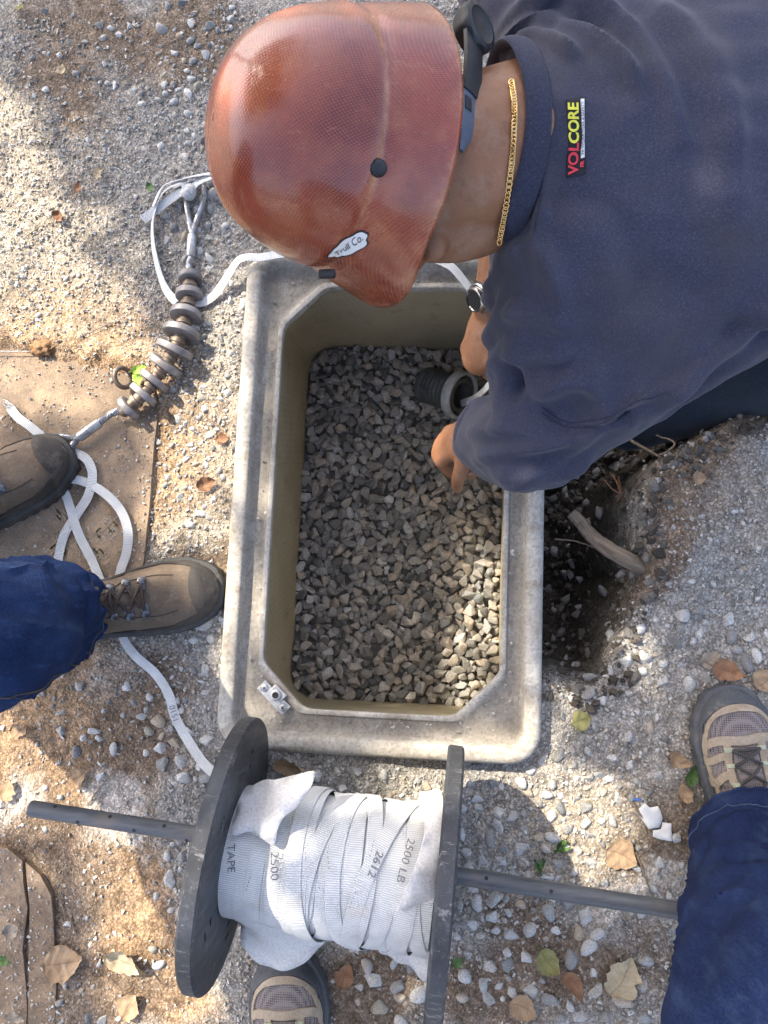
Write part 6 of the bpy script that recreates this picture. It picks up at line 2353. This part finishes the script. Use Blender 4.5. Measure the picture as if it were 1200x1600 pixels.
# ================================================================== leaves, twigs, litter
def leaf_mat(name, c, c2, rough=.75):
    t = NT(name, rough, 0, .25)
    n = t.noise(70, 6)
    col = t.mix(t.ramp(n, [(.3, 0.0), (.7, 1.0)]), c, c2)
    sp_ = t.n('SeparateXYZ'); t.put(sp_.inputs[0], t.uv())
    av = t.math('ABSOLUTE', sp_.outputs[1])
    rib_ = t.math('SINE', t.math('MULTIPLY', t.math('SUBTRACT', sp_.outputs[0], t.math('MULTIPLY', av, .22)), 52.0))
    col = t.mix(t.ramp(rib_, [(.80, 0.0), (.97, .30)]), col, tuple(x * .6 for x in c))
    col = t.mix(t.ramp(av, [(.02, .55), (.07, 0.0)]), col, tuple(x * .55 for x in c))
    col = t.mix(t.ramp(t.noise(160, 5, None, .7), [(.60, 0.0), (.70, .6)]), col, tuple(x * .40 for x in c))
    t.base(col); t.bump(n, .4, .001)
    t.b.inputs['Transmission Weight'].default_value = 0.0
    return t.m


LM = {'tan': leaf_mat('dry_tan_leaf', (.25, .165, .095), (.37, .265, .165)), 'pale': leaf_mat('dry_pale_leaf', (.34, .27, .165), (.47, .385, .25)), 'brown': leaf_mat('dry_brown_leaf', (.19, .095, .05), (.31, .175, .10)),
      'green': leaf_mat('green_leaf', (.05, .10, .03), (.10, .17, .05), .5), 'lime': leaf_mat('lime_leaf', (.20, .34, .04), (.33, .46, .08), .5), 'olive': leaf_mat('olive_leaf', (.17, .165, .06), (.28, .26, .11)),
      'grey': leaf_mat('grey_brown_leaf', (.22, .18, .14), (.34, .29, .23))}


def leaf_shape(p, L, W, ang, curl, seed, lobes=0, ragged=.10, nu=22, nv=11):
    V, UV = [], []
    c, s = math.cos(ang), math.sin(ang)
    r = np.random.default_rng(seed)
    ph = r.uniform(0, 6, 3); cx, cy = r.uniform(-1, 1, 2); bend = r.uniform(-.12, .12)
    for i in range(nu + 1):
        u = i / nu
        w = (math.sin(math.pi * u ** .80)) ** .75 * (1 - .15 * u)
        for j in range(nv):
            v = -1 + 2 * j / (nv - 1)
            sd = 1 if v > 0 else -1
            e = mnoise.noise(Vector((u * 7, sd * 3.1, seed * 1.7))) * 1.6 + mnoise.noise(Vector((u * 19, sd * 3.1, seed * 1.7 + 5))) * .8
            ww = w * (1 + ragged * 1.6 * e - (.30 * (.5 + .5 * math.cos(u * 2 * math.pi * lobes + ph[1] + sd)) if lobes else 0))
            x = (u - .5) * L; y = v * W / 2 * max(ww, .02) + bend * L * math.sin(math.pi * u)
            z = curl * L * (abs(v) ** 1.6 * .26 * (.6 + .4 * sd * cy) + (u - .5) ** 2 * .45 * (1 + .5 * cx) + .10 * cy * v * u) + .0035 * mnoise.noise(Vector((x * 110 + seed, y * 110, 0))) + .0010 * mnoise.noise(Vector((x * 330 + seed, y * 330, 0)))
            V.append((p[0] + x * c - y * s, p[1] + x * s + y * c, p[2] + max(z, -.001) + .003)); UV.append((u, v))
    F = [(i * nv + j, (i + 1) * nv + j, (i + 1) * nv + j + 1, i * nv + j + 1) for i in range(nu) for j in range(nv - 1)]
    # the stalk
    st = [(-.5 * L, 0), (-.62 * L, .02 * L), (-.74 * L, .06 * L * cx)]
    tv, tf, tu = tube([(p[0] + x * c - y * s, p[1] + x * s + y * c, p[2] + .004) for x, y in st], .0007, 5)
    n0 = len(V)
    F += [tuple(q_ + n0 for q_ in f) for f in tf]
    V = np.concatenate([np.array(V), tv]); UV = np.concatenate([np.array(UV), np.full((len(tv), 2), .0)])
    return V, F, UV


for k, (x, y, L, W, a, cu, mk_, lo, lab_) in enumerate(LEAVES):
    g = gz(x, y, .005)
    if inpoly(g.x, g.y, g1) or inpoly(g.x, g.y, pl_poly):
        g = at(x, y, .018)
    sc = (CAM_H - g.z) / FPX
    top('leaf', leaf_shape(g, L * sc * .92, W * sc * 1.15, math.radians(a), cu * 1.5, k + 5, lo), LM[mk_], lab_, 'leaf', 'fallen leaves on the ground')
for k, (x, y, L, W, a, lab_) in enumerate(((219, 577, 26, 20, 20, 'bright lime green leaf on top of the mandrel, the upper one'), (215, 594, 26, 20, -60, 'bright lime green leaf on the mandrel, the lower one'))):
    p = at(x, y, .052 if k == 0 else .048); sc = (CAM_H - .05) / FPX
    top('leaf', leaf_shape(p, L * sc, W * sc, math.radians(a), .35, k + 90, 2), LM['lime'], lab_, 'leaf', 'lime leaves on the mandrel')
# little green sprigs
for (x, y, a, lab_) in ((870, 1325, 20, 'small green sprig at the edge of the reel shadow'), (842, 1358, 80, 'thin green blade beside the pole')):
    g = gz(x, y, .003); bl = []
    for q_ in range(5):
        aa = math.radians(a) + rnd.uniform(-.9, .9)
        v, f, u = leaf_shape(g + Vector((math.cos(aa), math.sin(aa), .25)) * .009, .022, .006, aa, .5, 200 + q_, 0, .02, 8, 5)
        bl.append((v, f, u))
    top('green_sprig', join(*bl), LM['green'], lab_, 'sprig', 'green sprigs')

M_TWIG = simple('dry_twig', (.19, .145, .10), .85, 0, .4, 200, .5)
M_ROOT = simple('root_bark', (.22, .185, .145), .9, 0, .4, 90, .9, .2, 160)
M_ROOTR = simple('reddish_rootlet', (.20, .10, .055), .9, 0, .4, 150, .5)


def stick(pts, r0, r1, m, seed=0, z=.004, abs_z=None, n=8):
    W = [gz(x, y, z) if abs_z is None else at(x, y, abs_z[i]) for i, (x, y) in enumerate(pts)]
    k = max(14, len(pts) * 10)
    jit = min(r0 * .7, .0012)
    P = spline(W, k)
    for i in range(k):
        P[i] += np.array(mnoise.noise_vector(Vector((i * .35, seed * 7.3, 0)))) * jit
    return tube(P, np.linspace(r0, r1, k), n)


TW = [([(985, 1250), (1003, 1278), (1010, 1310)], .0016, 'short twig crossing the torn paper'), ([(993, 1330), (1008, 1372), (1018, 1400)], .0016, 'dark twig reaching from the brown soil to the pole'),
      ([(1030, 1440), (1050, 1500), (1066, 1560), (1085, 1605)], .0019, 'long thin twig running below the pole towards the jeans'), ([(1000, 1500), (1012, 1470), (1022, 1445)], .0012, 'fine twig leaning on the long twig'),
      ([(138, 1257), (160, 1228), (186, 1196)], .0014, 'pale grey twig just above the drilled pole'), ([(94, 1392), (103, 1430), (101, 1455)], .0010, 'thin twig on soil right of the cracked lid'),
      ([(110, 1430), (122, 1462)], .0010, 'short twig above the heart shaped leaf'), ([(700, 1572), (745, 1600)], .0012, 'twig in front of the right flange at the bottom edge'),
      ([(940, 1475), (985, 1490)], .0010, 'hair thin twig above the pale yellow leaf'), ([(760, 1322), (772, 1352)], .0010, 'twig in the shade of the reel flange'),
      ([(112, 285), (118, 305)], .0010, 'short straw beside the curled brown leaf'), ([(44, 370), (64, 356)], .0010, 'short twig on the pale sunlit grit'), ([(185, 128), (206, 140)], .0009, 'pale straw on the grey grit near the brown stain'),
      ([(68, 1125), (76, 1160)], .0008, 'thin root hair on orange soil')]
for k, (pts, r, lab_) in enumerate(TW):
    top('twig', stick(pts, r, r * .6, M_TWIG, k, .004, None, 7), M_TWIG, lab_, 'twig', 'twigs on the ground')
t = NT('root_wood', .9, 0, .2)
g_ = t.noise(1, 6, t.scale(t.uv(), (14, 9, 1)), .7); g2_ = t.noise(30, 6)
cr = t.mix(t.ramp(g_, [(.32, 0.0), (.66, 1.0)]), (.085, .062, .045), (.30, .245, .185))
cr = t.mix(t.ramp(g2_, [(.5, 0.0), (.72, .6)]), cr, (.33, .285, .23))
t.base(cr); t.bump(g_, .9, .0035)
M_ROOT = t.m
t_ = stick([(893, 804), (908, 818), (925, 838), (948, 856), (980, 874), (1010, 888)], .0095, .0140, M_ROOT, 3, 0, [-.030, -.026, -.020, -.010, -.002, -.012], 20)
Vr = t_[0]
for i in range(len(Vr)):
    v = Vector(Vr[i]); Vr[i] += np.array(mnoise.noise_vector(v * 90)) * .0010 + np.array(mnoise.noise_vector(v * 20)) * .0022
top('tree_root', (Vr, t_[1], t_[2]), M_ROOT, 'thick broken grey root sticking out of the spoil into the trench', 'root')
top('rootlet', join(stick([(985, 688), (1010, 702), (1038, 716), (1075, 716)], .0028, .0016, M_TWIG, 4, 0, [-.05, -.03, -.01, .01]), stick([(1030, 712), (1050, 700), (1052, 690), (1025, 680)], .0020, .0012, M_TWIG, 5, 0, [-.01, .0, .0, -.02])), M_TWIG,
    'pale forked rootlet on the trench bank below the jeans', 'root', 'rootlets on the trench side')
top('rootlet', join(stick([(956, 740), (966, 760), (976, 792)], .0020, .0012, M_ROOTR, 6, 0, [-.06, -.05, -.05]), stick([(944, 750), (958, 765), (972, 772)], .0016, .0010, M_ROOTR, 7, 0, [-.07, -.05, -.05]), stick([(966, 745), (970, 770), (964, 785)], .0013, .001, M_ROOTR, 8, 0, [-.06, -.05, -.05])), M_ROOTR,
    'reddish tangle of rootlets hanging in the dark trench', 'root', 'rootlets on the trench side')
top('rootlet', stick([(866, 842), (900, 846), (940, 860)], .0015, .0011, M_TWIG, 9, 0, [-.05, -.05, -.04]), M_TWIG, 'thin straight twig across the trench by the thick root', 'twig')
# wire over the sunlit ground
M_WIRE = simple('grey_wire', (.16, .16, .17), .4, .8, .2, 90)
top('wire', stick([(-60, 549), (0, 549), (50, 549), (92, 545)], .0011, .0011, M_WIRE, 0, .008, [.026, .024, .022, .012], 6), M_WIRE, 'thin grey wire along the upper edge of the rusty plate', 'wire')
top('wire', stick([(125, 530), (150, 518), (176, 505), (200, 495)], .0009, .0008, M_WIRE, 2, .005, None, 6), M_WIRE, 'hair thin dark wire on the grit above the mandrel', 'wire')
# soil clod by the plate
cv, cf_ = ico(4)
g = gz(70, 546, .006)
cv2 = []
for v in cv:
    d = 1 + .35 * mnoise.noise(Vector(v) * 2.2) + .20 * mnoise.noise(Vector(v) * 6) + .10 * mnoise.noise(Vector(v) * 15)
    cv2.append((g.x + v[0] * .021 * d, g.y + v[1] * .014 * d, g.z + v[2] * .011 * d))
top('soil_clod', (np.array(cv2), cf_), dusty('rusty_soil', (.16, .085, .04), (.28, .15, .07), (.33, .20, .11), .95), 'rust brown clod of soil at the upper edge of the plate under the wire', 'clod')
# bits of straw, needles and root hair on the brown soil
n = 2600
X = rng.uniform(-.8, .62, n); Y = rng.uniform(-.8, 1.0, n); PX, PY = pxs(X, Y)
bm_ = np.zeros(n)
for q_ in BROWN[:9] + ORANGE:
    bm_ = np.maximum(bm_, blob(PX, PY, *q_))
ok_ = (rng.random(n) < .15 + .6 * bm_) & ~excluded(X, Y) & (sdf_poly(X, Y, TRENCH) < 0)
X, Y = X[ok_], Y[ok_]
nv = np.array([(-1, 0, .02), (-.35, .05, .05), (.3, -.04, .045), (1, .06, .02), (-.35, .02, -.02), (.3, -.09, -.02)])
nf = np.array([(0, 1, 4), (1, 2, 5), (1, 5, 4), (2, 3, 5)])
scatter_mesh('straw', [(nv, nf), (nv * np.array([1, -1.6, 1]), nf[:, ::-1])], np.column_stack([X, Y, ground_h(X, Y) + .0022]), rng.uniform(.004, .013, len(X)), rng.random(len(X)), stone_mat('straw', [(0.0, (.08, .055, .035)), (.5, (.20, .14, .085)), (1.0, (.36, .28, .19))], 'attr', .9), ground, False, True)
# torn paper
M_PAP = simple('torn_paper', (.66, .66, .64), .8, 0, .12, 60, .2)


def scrap(poly, z, lab_, seed):
    W = [at(x, y, z) for x, y in poly]
    xy = []
    for i in range(len(W)):
        a, b = W[i], W[(i + 1) % len(W)]
        for j in range(5):
            p = a.lerp(b, j / 5); k = mnoise.noise(Vector((p.x * 120, p.y * 120, seed))) * .0012
            xy.append((p.x + k, p.y - k))
    UV, F = poly_fill(xy, .006)
    V = np.array([(u, v, float(ground_h(np.array([u]), np.array([v]))[0]) + .006 + mnoise.noise(Vector((u * 40, v * 40, seed))) * .004) for u, v in UV])
    o = top('paper_scrap', (V, F), M_PAP, lab_, 'paper', 'torn white paper scraps')
    o.modifiers.new('t', 'SOLIDIFY').thickness = .0006
    return o


scrap([(996, 1262), (1006, 1253), (1013, 1260), (1027, 1258), (1034, 1277), (1030, 1292), (1012, 1294), (1002, 1280)], .01, 'upper torn white paper scrap on brown soil by the right shoe', 1)
scrap([(1019, 1296), (1031, 1294), (1034, 1284), (1047, 1285), (1048, 1312), (1034, 1311), (1019, 1306)], .01, 'lower torn white paper scrap with a straight bottom edge', 2)
top('plastic_bit', box(gz(995, 1248, .004), np.eye(3), .012, .004, .002, .0006), simple('blue_plastic', (.08, .16, .42), .4), 'tiny blue plastic bit above the torn paper', 'plastic bit', None, False)

# ================================================================== the tree whose shade lies over the place
def sun_xy(p):
    return (p[0] + .65 * p[2], p[1] - .62 * p[2])


LIT = []
for z, poly in ((0, [(-260, 60), (-40, 120), (0, 140), (35, 180), (65, 262), (90, 325), (140, 335), (160, 395), (178, 432), (196, 500), (235, 560), (300, 585), (372, 520), (402, 470), (402, 600), (394, 740), (376, 900), (330, 905), (262, 860), (246, 720), (205, 655), (110, 640), (-260, 640)]),
                (0, [(-260, 1090), (100, 1085), (190, 1100), (205, 1180), (190, 1262), (-260, 1270)]), (.04, [(330, 900), (372, 900), (352, 1080), (328, 1080)]),
                (0, [(150, 1320), (240, 1290), (258, 1350), (268, 1430), (276, 1500), (320, 1600), (330, 1700), (190, 1700), (160, 1450)]),
                (0, [(690, 1200), (760, 1180), (870, 1180), (950, 1240), (1000, 1330), (935, 1352), (880, 1350), (790, 1330), (700, 1290)]),
                (-.31, [(738, 885), (880, 860), (880, 1100), (768, 1100), (722, 1080), (738, 985)]),
                (.24, [(330, 1360), (420, 1385), (425, 1450), (345, 1430)]),
                (.10, [(262, 1430), (300, 1450), (310, 1560), (262, 1550)]),
                (.04, [(620, 1165), (760, 1170), (860, 1080), (870, 1200), (620, 1215)]),
                (.63, [(425, 290), (470, 305), (480, 328), (445, 330), (425, 318)])):
    LIT.append([sun_xy(at(x, y, z)) for x, y in poly])
N1 = 14500
gx_ = rng.uniform(-1.5, 1.25, N1); gy_ = rng.uniform(-1.5, 1.75, N1); gz_ = rng.uniform(2.3, 3.7, N1)
sd = np.full(N1, -9.0)
for poly in LIT:
    sd = np.maximum(sd, sdf_poly(gx_, gy_, poly))
sd = sd + (fbm(gx_, gy_, 11, 3, 91) - .5) * .07
keepm = (sd < -.040) | (rng.random(N1) < .020)
lx_, ly_, lz_ = gx_ - .65 * gz_, gy_ + .62 * gz_, gz_
lx_, ly_, lz_ = lx_[keepm], ly_[keepm], lz_[keepm]
N2 = 3200                                              # the rest of the crown, thinning outwards
a = rng.uniform(0, 2 * np.pi, N2); r = 1.6 + .9 * rng.random(N2)
ex, ey, ez = -2.2 + r * np.cos(a), 2.1 + r * np.sin(a), rng.uniform(2.5, 4.3, N2)
sx2, sy2 = ex + .65 * ez, ey - .62 * ez
far = (np.abs(sx2) > 1.25) | (np.abs(sy2 - .1) > 1.5)
lx_ = np.concatenate([lx_, ex[far]]); ly_ = np.concatenate([ly_, ey[far]]); lz_ = np.concatenate([lz_, ez[far]])
nl = len(lx_)
base_l = np.array([(-.5, 0, 0), (-.22, .20, .03), (.12, .22, .03), (.5, 0, -.04), (.12, -.22, .03), (-.22, -.20, .03), (-.05, 0, -.03)])
fl_ = np.array([(0, 1, 6), (1, 2, 6), (2, 3, 6), (3, 4, 6), (4, 5, 6), (5, 0, 6)])[:, ::-1]
Rl = rots(nl, True)
szl = rng.uniform(.075, .125, nl)
LV = np.einsum('nij,vj->nvi', Rl, base_l) * szl[:, None, None] + np.stack([lx_, ly_, lz_], 1)[:, None]
LF = (fl_[None] + (np.arange(nl) * 7)[:, None, None]).reshape(-1, 3)
tree = empty('tree', (-3.3, 3.3, 0), 'broad leafed tree standing beyond the left, casting dappled shade over the vault', 'tree')
t = NT('tree_leaf', .5, 0, .3)
c = t.mix(t.noise(3, 3), (.035, .075, .02), (.075, .13, .035))
t.base(c)
M_TL = t.m
o = add('crown', (LV.reshape(-1, 3), LF), M_TL, tree, False)
tk = [capsule([(-3.3, 3.3, -.2), (-3.25, 3.25, 1.2), (-3.0, 3.0, 2.3), (-2.75, 2.95, 3.1), (-2.6, 3.0, 3.9)], [.17, .13, .10, .05, .015], 16)]
for q_ in ((-1.3, 2.6, 3.0), (-2.9, 1.1, 3.0), (-3.6, 2.4, 3.4), (-2.0, 3.4, 3.5), (-1.2, 2.2, 3.3)):
    tk.append(capsule([(-2.95, 2.95, 2.4), ((-2.95 + q_[0]) / 2, (2.95 + q_[1]) / 2, q_[2] + .05), q_], [.05, .024, .006], 10))
add('trunk', join(*[k_[:2] for k_ in tk]), simple('tree_bark', (.16, .125, .09), .95, 0, .4, 20, .8, .2, 40), tree)
